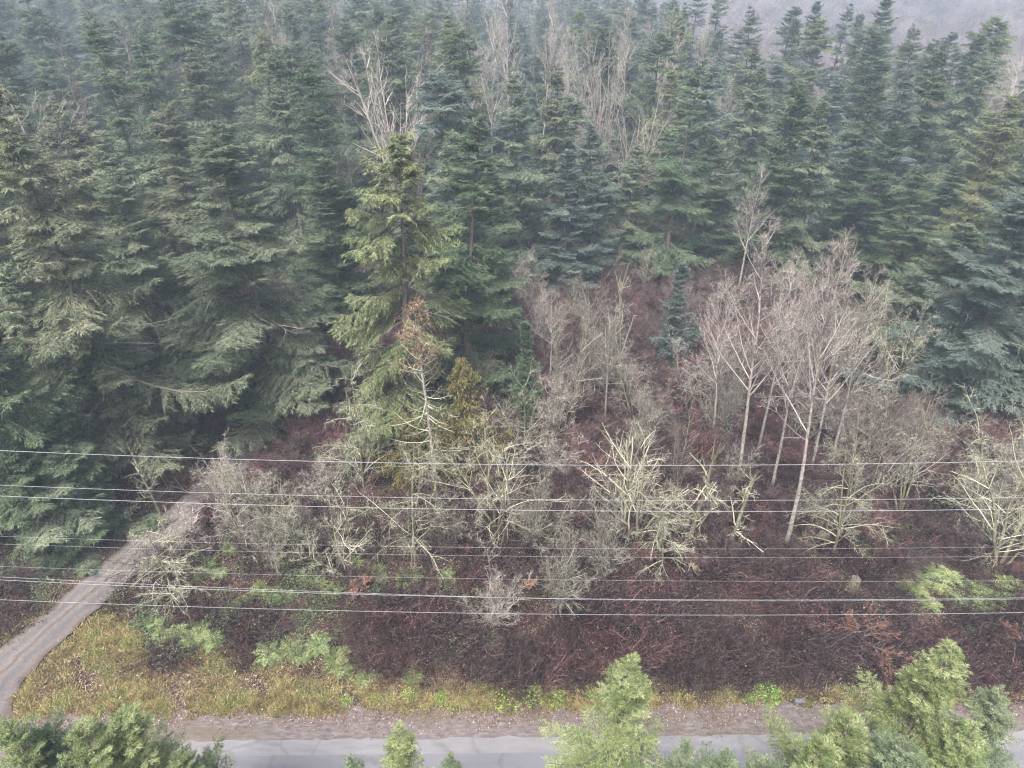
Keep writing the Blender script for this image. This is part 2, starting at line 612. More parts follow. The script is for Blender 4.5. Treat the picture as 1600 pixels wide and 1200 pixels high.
def drive_material():
    m, n, l, out = nmat('drive_gravel')
    tc = n.new('ShaderNodeTexCoord')
    at = n.new('ShaderNodeAttribute')
    at.attribute_name = 'tint'
    no = n.new('ShaderNodeTexNoise')
    no.inputs['Scale'].default_value = 6
    no.inputs['Detail'].default_value = 10
    no.inputs['Roughness'].default_value = .75
    l.new(tc.outputs['Object'], no.inputs[0])
    wob = n.new('ShaderNodeTexNoise')
    wob.inputs['Scale'].default_value = .5
    wob.inputs['Detail'].default_value = 5
    l.new(tc.outputs['Object'], wob.inputs[0])
    ad = n.new('ShaderNodeMath')
    ad.operation = 'MULTIPLY_ADD'
    ad.inputs[1].default_value = .35
    l.new(wob.outputs[0], ad.inputs[0])
    l.new(at.outputs['Fac'], ad.inputs[2])
    sb = n.new('ShaderNodeMath')
    sb.operation = 'SUBTRACT'
    sb.inputs[1].default_value = .175
    l.new(ad.outputs[0], sb.inputs[0])
    # worn wheel tracks beside a darker, leafier middle
    r = ramp(n, [(0, (.05, .037, .033)), (.14, (.085, .073, .07)), (.30, (.064, .060, .064)), (.44, (.095, .083, .08)),
                 (.52, (.06, .05, .042)), (.60, (.105, .092, .09)), (.74, (.068, .064, .068)), (.88, (.10, .085, .08)), (1, (.05, .04, .03))])
    l.new(sb.outputs[0], r.inputs[0])
    mr = n.new('ShaderNodeMapRange')
    mr.inputs['From Min'].default_value = .3
    mr.inputs['From Max'].default_value = .7
    mr.inputs['To Min'].default_value = .6
    mr.inputs['To Max'].default_value = 1.25
    l.new(no.outputs[0], mr.inputs['Value'])
    mx = n.new('ShaderNodeMix')
    mx.data_type = 'RGBA'
    mx.blend_type = 'MULTIPLY'
    mx.inputs['Factor'].default_value = 1
    l.new(r.outputs[0], mx.inputs[6])
    l.new(mr.outputs[0], mx.inputs[7])
    b = n.new('ShaderNodeBsdfPrincipled')
    b.inputs['Roughness'].default_value = .95
    l.new(mx.outputs[2], b.inputs['Base Color'])
    bp = n.new('ShaderNodeBump')
    bp.inputs['Strength'].default_value = .5
    bp.inputs['Distance'].default_value = .04
    l.new(no.outputs[0], bp.inputs['Height'])
    l.new(bp.outputs[0], b.inputs['Normal'])
    l.new(b.outputs[0], out.inputs[0])
    return m


rng = np.random.default_rng(5)
K = 13
hw = 1.6 + .06 * np.sin(np.arange(260) * .35) + rng.normal(0, .045, 260) + 2.4 * np.exp(-np.arange(260) / 18.0)
aa = np.linspace(-1, 1, K)
px = dpath[:, None] + dnor[:, None] * (hw[:, None] * aa[None])[..., None]
rut = -.05 * (np.exp(-((np.abs(aa) - .5) / .18) ** 2))[None] + .03
v = np.concatenate([px, (gz(px[..., 0], px[..., 1]) + .10 + rut * np.ones((260, 1)))[..., None]], -1).reshape(-1, 3)
i = (np.arange(259)[:, None] * K + np.arange(K - 1)[None]).reshape(-1)
f = np.stack([i, i + 1, i + K + 1, i + K], -1)[:, ::-1]
me = make_mesh('gravel_drive', v, np.tile((aa + 1) / 2, 260), f, np.zeros((0, 3), np.int64), np.zeros(len(f), np.int32), [drive_material()], True)
tag(link('gravel_drive', me), kind='structure')


# ------------------------------------------------------------------ scattered stuff (one object: prototypes + points, instanced by geometry nodes)
def stuff(name, protos, pos, rot, scl, var, mats, label=None, cat=None):
    V, T, F4, F3, M, PR, n0 = [], [], [], [], [], [], 0
    for k, g in enumerate(protos):
        v, t, f4, f3, m4 = g.arrays()
        nf4 = len(f4)
        V.append(v); T.append(t); F4.append(f4 + n0); F3.append(f3 + n0)
        M.append((m4[:nf4], m4[nf4:]))
        PR.append(np.full(len(v), k)); n0 += len(v)
    npnt = len(pos)
    V.append(pos); T.append(np.full(npnt, .5)); PR.append(np.full(npnt, -1))
    V = np.concatenate(V); T = np.concatenate(T); PR = np.concatenate(PR).astype(np.int32)
    pad = lambda a, w=None: np.concatenate([np.zeros((n0,) + a.shape[1:], a.dtype), a])
    me = make_mesh(name, V, T, np.concatenate(F4), np.concatenate(F3), np.concatenate([m[0] for m in M] + [m[1] for m in M]), mats, False,
                   {'proto': ('INT', PR), 'variant': ('INT', pad(var.astype(np.int32))),
                    'turn': ('FLOAT_VECTOR', pad(rot.astype(np.float32))), 'size': ('FLOAT', pad(scl.astype(np.float32)))})
    o = link(name, me)
    ng = bpy.data.node_groups.new(name + '_nodes', 'GeometryNodeTree')
    ng.interface.new_socket('Geometry', in_out='INPUT', socket_type='NodeSocketGeometry')
    ng.interface.new_socket('Geometry', in_out='OUTPUT', socket_type='NodeSocketGeometry')
    N, Lk = ng.nodes, ng.links
    gi, go = N.new('NodeGroupInput'), N.new('NodeGroupOutput')
    jn = N.new('GeometryNodeJoinGeometry')

    def attr(nm, ty):
        a = N.new('GeometryNodeInputNamedAttribute')
        a.data_type = ty
        a.inputs[0].default_value = nm
        return [s for s in a.outputs if s.enabled and s.name == 'Attribute'][0]

    def eq(sock, k):
        c = N.new('FunctionNodeCompare')
        c.data_type = 'INT'
        c.operation = 'EQUAL'
        ins = [s for s in c.inputs if s.enabled]
        Lk.new(sock, ins[0])
        ins[1].default_value = k
        return c.outputs[0]

    def sep(geo, sel):
        s = N.new('GeometryNodeSeparateGeometry')
        s.domain = 'POINT'
        Lk.new(geo, s.inputs[0])
        Lk.new(sel, s.inputs[1])
        return s
    pr = attr('proto', 'INT')
    base = sep(gi.outputs[0], eq(pr, -1))
    for k in range(len(protos)):
        pts = sep(base.outputs[0], eq(attr('variant', 'INT'), k))
        src = sep(base.outputs[1], eq(pr, k))
        ip = N.new('GeometryNodeInstanceOnPoints')
        Lk.new(pts.outputs[0], ip.inputs['Points'])
        Lk.new(src.outputs[0], ip.inputs['Instance'])
        Lk.new(attr('turn', 'FLOAT_VECTOR'), ip.inputs['Rotation'])
        Lk.new(attr('size', 'FLOAT'), ip.inputs['Scale'])
        Lk.new(ip.outputs[0], jn.inputs[0])
    Lk.new(jn.outputs[0], go.inputs[0])
    md = o.modifiers.new('scatter', 'NODES')
    md.node_group = ng
    return tag(o, label, cat, kind='stuff')


def yaw(n, rng, tilt=.08):
    return np.stack([rng.normal(0, tilt, n), rng.normal(0, tilt, n), rng.uniform(0, 2 * math.pi, n)], -1)


# ------------------------------------------------------------------ conifers
def conifer(seed, H, R, clear=.06, whorl=.42, per=5, e_top=50, e_low=-14, sag=.16, lat=.5, sprig=.27, sw=.085, step=.12, lstep=.23,
            pend=.12, prof=.78, dead=0, rag=.22, bare=.0, upright=.0, lean=.0, maxlat=1.7, taper=.0, leader=.0):
    """returns (trunk Geo, crown Geo): whorled branches, side branchlets, needle sprigs"""
    rng = np.random.default_rng(seed)
    tg, cg = Geo(), Geo()
    r0 = H * .0125 + .05
    pts, ds = polylines(np.array([[0., 0, -.3]]), np.array([[lean, 0, 1.]]), np.array([H + .3]), 16, .012, .01, rng)
    tubes(tg, pts, ds, [r0], [.012], 9, 0, .5, .85)
    # root flare
    fl = unit(np.array([[math.cos(a), math.sin(a), .9] for a in np.arange(5) * 1.257]))
    fp, fd = polylines(np.array([[0., 0, .55]]) + fl * [r0 * .3, r0 * .3, 0], fl * [1, 1, -1], np.full(5, .9), 3, .05, -.1, rng)
    tubes(tg, fp, fd, np.full(5, r0 * .55), np.full(5, r0 * .15), 5)
    # branches
    hs = []
    h = H * (1 - .012)
    while h > H * clear:
        t = 1 - h / H
        hs += [h + rng.uniform(-.5, .5) * whorl] * int(max(3, per + rng.integers(-1, 2)))
        h -= whorl * (.34 + .9 * min(1, t * 2.2)) * rng.uniform(.6, 1.4)
    hs = np.clip(np.array(hs), H * clear, H * .995)
    n = len(hs)
    t = 1 - hs / H
    lobes = 1 + .16 * np.sin(t * 23 + rng.uniform(0, 6)) + .10 * np.sin(t * 57 + rng.uniform(0, 6))
    az = rng.uniform(0, 2 * math.pi, n)
    asym = 1 + .18 * np.cos(az - rng.uniform(0, 6.28)) + .10 * np.cos(2 * az + rng.uniform(0, 6.28))
    L = R * (np.clip(t, .012, 1) ** prof) * (1 - taper * np.clip((t - .7) / .3, 0, 1)) * asym * lobes * np.clip(rng.normal(1, rag, n), .35, 1.5) + .12
    gap_a, gap_t = rng.uniform(0, 6.28, 5), rng.uniform(.2, .95, 5)                 # a few storm-broken gaps
    gap = (np.cos(az[:, None] - gap_a) > .72) & (np.abs(t[:, None] - gap_t) < .055)
    L = np.where(gap.any(1), L * .35, L)
    keep = rng.random(n) > bare * (t > .25)
    hs, t, az, L = hs[keep], t[keep], az[keep], L[keep]
    n = len(hs)
    el = np.radians(e_top + (e_low - e_top) * np.clip(t * 1.6, 0, 1) ** .6 + rng.normal(0, 12, n))
    P, _ = sample(np.repeat(pts, n, 0), np.arange(n), (hs + .3) / (H + .3))
    K = 6
    s = np.linspace(0, 1, K + 1)[None, :, None]
    hd = np.stack([np.cos(az), np.sin(az), np.zeros(n)], -1)[:, None]
    sd_ = np.stack([-np.sin(az), np.cos(az), np.zeros(n)], -1)[:, None]
    bend = rng.normal(0, .13, n)[:, None, None]
    up = np.array([0, 0, 1.])
    sg = (sag * np.clip(t * 2, .1, 1) * rng.uniform(.6, 1.5, n))[:, None, None]
    ce, se = np.cos(el)[:, None, None], np.sin(el)[:, None, None]
    bp = P[:, None] + L[:, None, None] * (hd * ce * s + sd_ * bend * s ** 2 + up * (se * s - sg * np.sin(s * math.pi * .75) + sg * .45 * s ** 3))
    bd = unit(np.gradient(bp, axis=1))
    btint = rng.uniform(0, 1, n)
    tubes(cg, bp, bd, .012 + .011 * L, np.full(n, .006), 3, 1, .4)
    # side branchlets
    cnt = np.maximum(3, (L / lstep * 2).astype(int))
    idx = np.repeat(np.arange(n), cnt)
    m = len(idx)
    order = np.arange(m) - np.repeat(np.cumsum(cnt) - cnt, cnt)
    sj = np.clip((order + rng.uniform(0, 1, m)) / cnt[idx], 0, 1)
    sj = .10 + .90 * sj
    q, ax = sample(bp, idx, sj)
    side = unit(np.cross(ax, up)) * np.where(rng.random(m) > .5, 1, -1)[:, None]
    ang = np.radians(rng.normal(54, 12, m))[:, None]
    ld = unit(ax * np.cos(ang) + side * np.sin(ang) + up * (upright - pend * rng.uniform(.2, 1.8, m))[:, None] + rng.normal(0, .14, (m, 3)))
    ll = np.minimum(maxlat, lat * L[idx] * (1.06 - sj) ** .75 * rng.uniform(.6, 1.25, m) + .16)
    ll = np.where(sj < .25, ll * .55, ll)
    lp = np.stack([q, q + ld * ll[:, None] * .55, q + ld * ll[:, None] + up * (-pend * .55 * ll[:, None])], 1)
    # sprigs along the branchlets and along the branch tips
    c2 = np.maximum(2, (ll / step * 1.0).astype(int) + 1)
    i2 = np.repeat(np.arange(m), c2)
    k = len(i2)
    o2 = np.arange(k) - np.repeat(np.cumsum(c2) - c2, c2)
    sq = (o2 + rng.uniform(0, 1, k)) / c2[i2]
    p2, d2 = sample(lp, i2, sq)
    sgn = np.where(o2 % 2 == 0, 1, -1)[:, None]
    s2 = unit(np.cross(d2, up) + 1e-6) * sgn
    aa_ = np.radians(rng.normal(36, 13, k))[:, None]
    dd = unit(d2 * np.cos(aa_) + s2 * np.sin(aa_) + up * rng.normal(-.02 + upright * .6, .22, k)[:, None] - up * pend * .5)
    nrm = unit(up + rng.normal(0, .46, (k, 3)))
    ln = sprig * rng.uniform(.65, 1.3, k)
    ti = np.clip(.40 * btint[idx][i2] + .42 * rng.random(k) + .22 * rng.random(m)[i2], 0, 1)
    sprigs(cg, p2 + rng.normal(0, .02, (k, 3)), dd, nrm, ln, sw * rng.uniform(.7, 1.3, k), 0, ti)
    # terminal sprigs at the end of every branchlet
    sprigs(cg, lp[:, 2] - ld * sprig * .3, ld + rng.normal(0, .1, (m, 3)), unit(up + rng.normal(0, .4, (m, 3))), sprig * 1.1, sw * 1.1, 0,
           np.clip(.45 * btint[idx] + .5 * rng.random(m), 0, 1))
    c3 = np.maximum(3, (L / .10).astype(int))
    i3 = np.repeat(np.arange(n), c3)
    k = len(i3)
    s3 = rng.uniform(.2, 1, k)
    p3, d3 = sample(bp, i3, s3)
    sprigs(cg, p3, d3 + rng.normal(0, .55, (k, 3)), unit(up + rng.normal(0, .5, (k, 3))), sprig * rng.uniform(.7, 1.2, k), sw, 0,
           np.clip(.4 * btint[i3] + .55 * rng.random(k), 0, 1))
    if leader:
        k = 26
        z = rng.uniform(H - leader, H, k)
        pz, _ = sample(np.repeat(pts, k, 0), np.arange(k), (z + .3) / (H + .3))
        sprigs(cg, pz, np.stack([rng.normal(0, .6, k), rng.normal(0, .6, k), np.full(k, .9)], -1), rng.normal(0, 1, (k, 3)), sprig * .9, sw, 0, rng.uniform(.6, 1, k))
    if dead:
        # bare lichen-hung limbs below and inside the crown
        hz = rng.uniform(.08 * H, .55 * H, dead)
        a = rng.uniform(0, 6.28, dead)
        P, _ = sample(np.repeat(pts, dead, 0), np.arange(dead), hz / H)
        dl = rng.uniform(.35, .85, dead) * R
        x, y = polylines(P, np.stack([np.cos(a), np.sin(a), rng.uniform(-.4, .2, dead)], -1), dl, 5, .16, -.05, rng)
        tubes(cg, x, y, np.full(dead, .035), np.full(dead, .012), 3, 2, rng.random(dead))
        ci, cs, cp, cd = spawn(x, dl, 7, .2, 1, 55, 18, rng)
        xx, yy = polylines(cp, cd, dl[ci] * .3 * rng.uniform(.5, 1.3, len(ci)), 3, .2, -.15, rng)
        tubes(cg, xx, yy, np.full(len(ci), .016), np.full(len(ci), .008), 3, 2, rng.random(len(ci)))
    return tg, cg


LICH_SLOT = LICHEN_GREY
CONIFER_MESH = {}


def conifer_mesh(key, fol, **kw):
    H = kw['H']
    tg, cg = conifer(**kw)
    CONIFER_MESH[key] = (tg.mesh(key + '_trunk', [BARK], True), cg.mesh(key + '_crown', [fol, TWIG, LICH_SLOT]), H)
    return tg, cg


FINE = dict(lstep=.150, step=.052, sprig=.29, sw=.066)
conifer_mesh('broad', F_GREY, seed=11, H=30, R=6.6, per=5, whorl=.92, lat=.38, e_top=34, e_low=-16, sag=.22, pend=.22, dead=30, rag=.27, prof=.66, **FINE)
conifer_mesh('broad_b', F_GREY, seed=12, H=30, R=6.0, per=5, whorl=.90, lat=.40, e_top=38, e_low=-12, sag=.18, pend=.18, dead=22, rag=.25, prof=.66, **FINE)
conifer_mesh('tall', F_DARK, seed=13, H=28, R=5.0, per=5, whorl=.80, lat=.40, e_top=36, e_low=-10, dead=14, rag=.24, prof=.66, **FINE)
conifer_mesh('tall_b', F_DARK, seed=14, H=28, R=4.6, per=5, whorl=.80, lat=.40, e_top=34, e_low=-18, pend=.26, dead=12, rag=.28, prof=.66, **FINE)
conifer_mesh('dense', F_DARK, seed=15, H=26, R=4.8, per=5, whorl=.70, lat=.40, e_low=-4, e_top=38, upright=.10, pend=.06, rag=.22, dead=6, prof=.62, **FINE)
conifer_mesh('sparse', F_LIGHT, seed=16, H=29, R=5.8, per=4, whorl=.80, lat=.40, e_top=30, e_low=-24, sag=.22, pend=.36, rag=.30, bare=.10, clear=.14, dead=14, prof=.60, **FINE)
conifer_mesh('young', F_BLUE, seed=17, H=13, R=2.7, per=6, whorl=.44, e_low=2, e_top=46, upright=.10, pend=.05, rag=.18, sprig=.22, sw=.07, step=.065, lstep=.16, prof=.7)
conifer_mesh('wide', F_GREY, seed=26, H=27, R=6.6, per=5, whorl=.92, lat=.40, e_top=28, e_low=-8, sag=.16, pend=.2, dead=14, rag=.36, prof=.56, bare=.12, **FINE)
conifer_mesh('ragged', F_DARK, seed=27, H=29, R=5.2, per=4, whorl=.80, lat=.40, e_top=30, e_low=-20, sag=.2, pend=.3, dead=34, rag=.42, prof=.6, bare=.22, clear=.2, **FINE)
conifer_mesh('low', F_DARK, seed=18, H=17, R=5.6, per=5, whorl=.70, lat=.40, e_top=38, e_low=-10, sag=.18, pend=.2, dead=16, rag=.26, prof=.6, **FINE)


# ------------------------------------------------------------------ leafless trees
def bare_tree(seed, H, kind, spread=.34):
    """returns (trunk Geo, crown Geo)"""
    rng = np.random.default_rng(seed)
    tg, cg = Geo(), Geo()
    Z = np.array([0, 0, 1.])

    def level(pts, L, r, cnt, s0, ang, angv, ratio, wob, trop, K, S, rr, r_end=.35, taper=.7, tint=(0.15, 1), s1=1.0):
        ci, cs, cp, cd = spawn(pts, L, cnt, s0, s1, ang, angv, rng)
        l2 = L[ci] * ratio * (1.15 - taper * cs) * rng.uniform(.55, 1.25, len(ci))
        rad = np.maximum(.007, r[ci] * rr * (1.15 - .7 * cs))
        x, y = polylines(cp, cd, l2, K, wob, trop, rng)
        tubes(cg, x, y, rad, rad * r_end, S, 0, rng.uniform(*tint, len(ci)))
        return x, l2, rad
    def hairs(pts, L, cnt, s0, ang, ln, wd, up_=.0):
        ci, cs, cp, cd = spawn(pts, L, cnt, s0, 1, ang, 13, rng)
        leaves(cg, cp, cd + [0, 0, up_], rng.normal(0, 1, (len(ci), 3)), ln * rng.uniform(.5, 1.3, len(ci)), wd, 0, rng.uniform(0.1, .85, len(ci)), .3)
    if kind == 'alder':
        r0 = .0075 * H + .03
        tp, td = polylines(np.array([[0., 0, -.3]]), np.array([[.0, .0, 1.]]), np.array([H + .3]), 14, .022, .02, rng)
        tubes(tg, tp, td, [r0], [.02], 9, 0, .5, .8)
        L = np.array([H * 1.0]); r = np.array([r0])
        x, l, rd = level(tp, L, r, 34, .40, 36, 9, .42, .035, .05, 8, 4, .36, r_end=.2, taper=1.0)
        x, l, rd = level(x, l, rd, 8, .12, 34, 10, .40, .06, .05, 5, 3, .48, r_end=.35)
        x, l, rd = level(x, l, rd, 4, .1, 33, 11, .48, .08, .04, 3, 3, .6)
        hairs(x, l, 2, .1, 34, .5, .018, .15)
    elif kind == 'vase':
        n = 9
        a = np.arange(n) * 6.283 / n + rng.normal(0, .25, n)
        D = np.stack([np.cos(a) * spread, np.sin(a) * spread, np.ones(n)], -1)
        tp0, td0 = polylines(np.array([[0., 0, -.3]]), Z[None], np.array([H * .4]), 6, .02, 0, rng)
        tubes(tg, tp0, td0, [.012 * H + .05], [.009 * H], 9)
        P = sample(np.repeat(tp0, n, 0), np.arange(n), rng.uniform(.6, .98, n))[0]
        l = H * .62 * rng.uniform(.7, 1.1, n)
        x, y = polylines(P, D, l, 8, .05, .02, rng)
        tubes(cg, x, y, np.full(n, .0055 * H), np.full(n, .015), 5, 0, rng.uniform(.3, 1, n))
        rd = np.full(n, .0055 * H)
        x, l, rd = level(x, l, rd, 13, .15, 36, 10, .36, .07, .04, 5, 3, .45)
        x, l, rd = level(x, l, rd, 8, .1, 36, 12, .42, .09, .03, 3, 3, .55)
        hairs(x, l, 3, .1, 36, .6, .022, .1)
    elif kind == 'lichen':
        n = int(rng.integers(3, 6))
        a = rng.uniform(0, 6.28, n)
        sp = rng.uniform(.05, .5, n)
        D = np.stack([np.cos(a) * sp, np.sin(a) * sp, np.ones(n)], -1)
        l = H * rng.uniform(.6, 1.02, n)
        x, y = polylines(np.stack([np.cos(a) * .2, np.sin(a) * .2, np.full(n, -.3)], -1), D, l, 9, .09, .02, rng)
        r = .009 * l + .03
        tubes(tg, x, y, r, r * .3, 6, 0, rng.random(n))
        x, l, rd = level(x, l, r, 14, .15, 50, 16, .46, .10, .0, 8, 4, .32, r_end=.22, taper=.6)
        x, l, rd = level(x, l, rd, 7, .12, 46, 14, .44, .14, .02, 5, 3, .5, r_end=.35)
        x, l, rd = level(x, l, rd, 4, .15, 44, 16, .45, .15, .02, 3, 3, .6, r_end=.5)
        hairs(x, l, 3, .1, 42, .30, .015)
    elif kind == 'cluster':
        n = 10
        a = np.arange(n) * 2.4 + rng.normal(0, .3, n)
        sp = rng.uniform(.04, .42, n)
        D = np.stack([np.cos(a) * sp, np.sin(a) * sp, np.ones(n)], -1)
        l = H * rng.uniform(.55, 1.02, n)
        x, y = polylines(np.stack([np.cos(a) * .45, np.sin(a) * .45, np.full(n, -.3)], -1), D, l, 9, .06, .02, rng)
        r = .008 * l + .035
        tubes(tg, x, y, r, r * .35, 6, 0, rng.uniform(.4, 1, n))
        x, l, rd = level(x, l, r, 11, .2, 46, 16, .36, .10, .02, 7, 4, .40, r_end=.3, taper=.6, tint=(.45, 1))
        x, l, rd = level(x, l, rd, 6, .15, 44, 14, .40, .14, .02, 4, 3, .55, r_end=.4, tint=(.4, 1))
        hairs(x, l, 4, .1, 44, .35, .018)
    elif kind == 'droop':
        n = 2
        a = rng.uniform(0, 6.28, n)
        D = np.stack([np.cos(a) * .12, np.sin(a) * .12, np.ones(n)], -1)
        l = H * rng.uniform(.85, 1.0, n)
        x, y = polylines(np.stack([np.cos(a) * .15, np.sin(a) * .15, np.full(n, -.3)], -1), D, l, 9, .05, .03, rng)
        r = .009 * l + .035
        tubes(tg, x, y, r, r * .25, 7, 0, rng.random(n))
        x, l, rd = level(x, l, r, 22, .10, 66, 15, .48, .08, -.075, 9, 4, .32, r_end=.2, taper=.8)
        x, l, rd = level(x, l, rd, 9, .15, 40, 14, .38, .12, -.03, 5, 3, .5, r_end=.35)
        x, l, rd = level(x, l, rd, 4, .15, 46, 16, .45, .2, -.02, 3, 3, .65, r_end=.5)
        hairs(x, l, 3, .1, 42, .30, .015)
    elif kind == 'shrub':
        n = 16
        a = rng.uniform(0, 6.28, n)
        sp = rng.uniform(.1, .75, n)
        D = np.stack([np.cos(a) * sp, np.sin(a) * sp, np.ones(n)], -1)
        l = H * rng.uniform(.6, 1.05, n)
        x, y = polylines(np.stack([np.cos(a) * .2, np.sin(a) * .2, np.full(n, -.2)], -1), D, l, 7, .09, .0, rng)
        r = .005 * l + .014
        tubes(tg, x, y, r, r * .4, 4, 0, rng.random(n))
        x, l, rd = level(x, l, r, 12, .15, 42, 14, .36, .15, .0, 4, 3, .6, r_end=.5)
        x, l, rd = level(x, l, rd, 6, .1, 44, 15, .46, .18, .0, 3, 3, .7, r_end=.6)
        hairs(x, l, 3, .1, 44, .3, .015)
    elif kind == 'slender':
        n = 5
        a = rng.uniform(0, 6.28, n)
        D = np.stack([np.cos(a) * .11, np.sin(a) * .11, np.ones(n)], -1)
        l = H * rng.uniform(.7, 1.02, n)
        x, y = polylines(np.stack([np.cos(a) * .5, np.sin(a) * .5, np.full(n, -.3)], -1), D, l, 9, .04, .02, rng)
        r = .0045 * l + .03
        tubes(tg, x, y, r, r * .25, 6, 0, rng.random(n))
        x, l, rd = level(x, l, r, 20, .15, 42, 12, .30, .09, .04, 5, 3, .45, taper=.8)
        x, l, rd = level(x, l, rd, 9, .1, 38, 12, .42, .12, .03, 3, 3, .6)
        hairs(x, l, 2, .1, 38, .4, .017, .1)
    elif kind == 'snag':
        n = 1
        x, y = polylines(np.array([[0., 0, -.3]]), np.array([[rng.normal(0, .05), rng.normal(0, .05), 1.]]), np.array([H]), 8, .05, .02, rng)
        r = np.array([.022 * H + .06])
        tubes(tg, x, y, r, r * .45, 7)
        top = x[:, -1]
        for k in range(7):                                     # splintered top
            d0 = np.array([[rng.normal(0, .25), rng.normal(0, .25), 1]])
            xs_, ys_ = polylines(top + rng.normal(0, .05, (1, 3)) - [0, 0, .4], d0, np.array([rng.uniform(.5, 1.6)]), 2, .05, 0, rng)
            tubes(tg, xs_, ys_, [.07], [.01], 4)
        l = np.array([H])
        x, l, rd = level(x, l, r, 16, .25, 58, 16, .36, .14, .02, 6, 4, .36, r_end=.4, taper=.5)
        x, l, rd = level(x, l, rd, 6, .2, 48, 15, .4, .18, .0, 4, 3, .6, r_end=.5)
        x, l, rd = level(x, l, rd, 3, .2, 48, 15, .5, .2, .0, 3, 3, .7, r_end=.6)
    return tg, cg


BARE_MESH = {}


def bare_mesh(key, seed, H, kind, bark, twig, spread=.34):
    tg, cg = bare_tree(seed, H, kind, spread)
    BARE_MESH[key] = (tg.mesh(key + '_trunk', [bark], True), cg.mesh(key + '_branches', [twig]), H)
    return tg, cg


for k in range(4):
    bare_mesh('alder%d' % k, 31 + k, 22, 'alder', BARK_PALE, TWIG_PALE)
for k in range(5):
    bare_mesh('lichen%d' % k, 41 + k, 10, 'lichen', BARK_MOSS, TWIG_LICHEN)
for k in range(3):
    bare_mesh('droop%d' % k, 51 + k, 9, 'droop', BARK_MOSS, TWIG_LICHEN)
for k in range(3):
    bare_mesh('shrub%d' % k, 61 + k, 5, 'shrub', BARK_MOSS, LICHEN_GREY)
for k in range(2):
    bare_mesh('slender%d' % k, 71 + k, 14, 'slender', BARK_MOSS, TWIG_PALE)
for k in range(2):
    bare_mesh('snag%d' % k, 81 + k, 6, 'snag', BARK_MOSS, TWIG_LICHEN)
for k in range(2):
    bare_mesh('vase%d' % k, 91 + k, 20, 'vase', BARK_MOSS, TWIG_PALE)

bare_mesh('cluster', 97, 11, 'cluster', TWIG_LICHEN, TWIG_LICHEN)
bare_mesh('spread', 95, 28, 'vase', BARK_MOSS, TWIG_PALE, .5)
PLACED = []                                                # (x, y, radius) of every tree


def put_tree(name, meshes, x, y, height, label, cat, group=None, rz=None, width=1.0, mats=None, tilt=(0, 0), crown='crown', radius=3.0, top=None):
    tm, cm, H = meshes
    z = float(gz(x, y))
    s = height / H
    e = link(name, None, loc=(x, y, z))
    e.empty_display_size = .5
    e.rotation_euler = (tilt[0], tilt[1], rz if rz is not None else random.uniform(0, 6.28))
    e.scale = (s * width, s * width, s)
    tag(e, label, cat, group)
    link('trunk', tm, e)
    c = link(crown, cm, e)
    if mats:
        for k, mt in mats.items():
            c.material_slots[k].link = 'OBJECT'
            c.material_slots[k].material = mt
    PLACED.append((x, y, radius))
    return e


random.seed(7)
rng = np.random.default_rng(7)

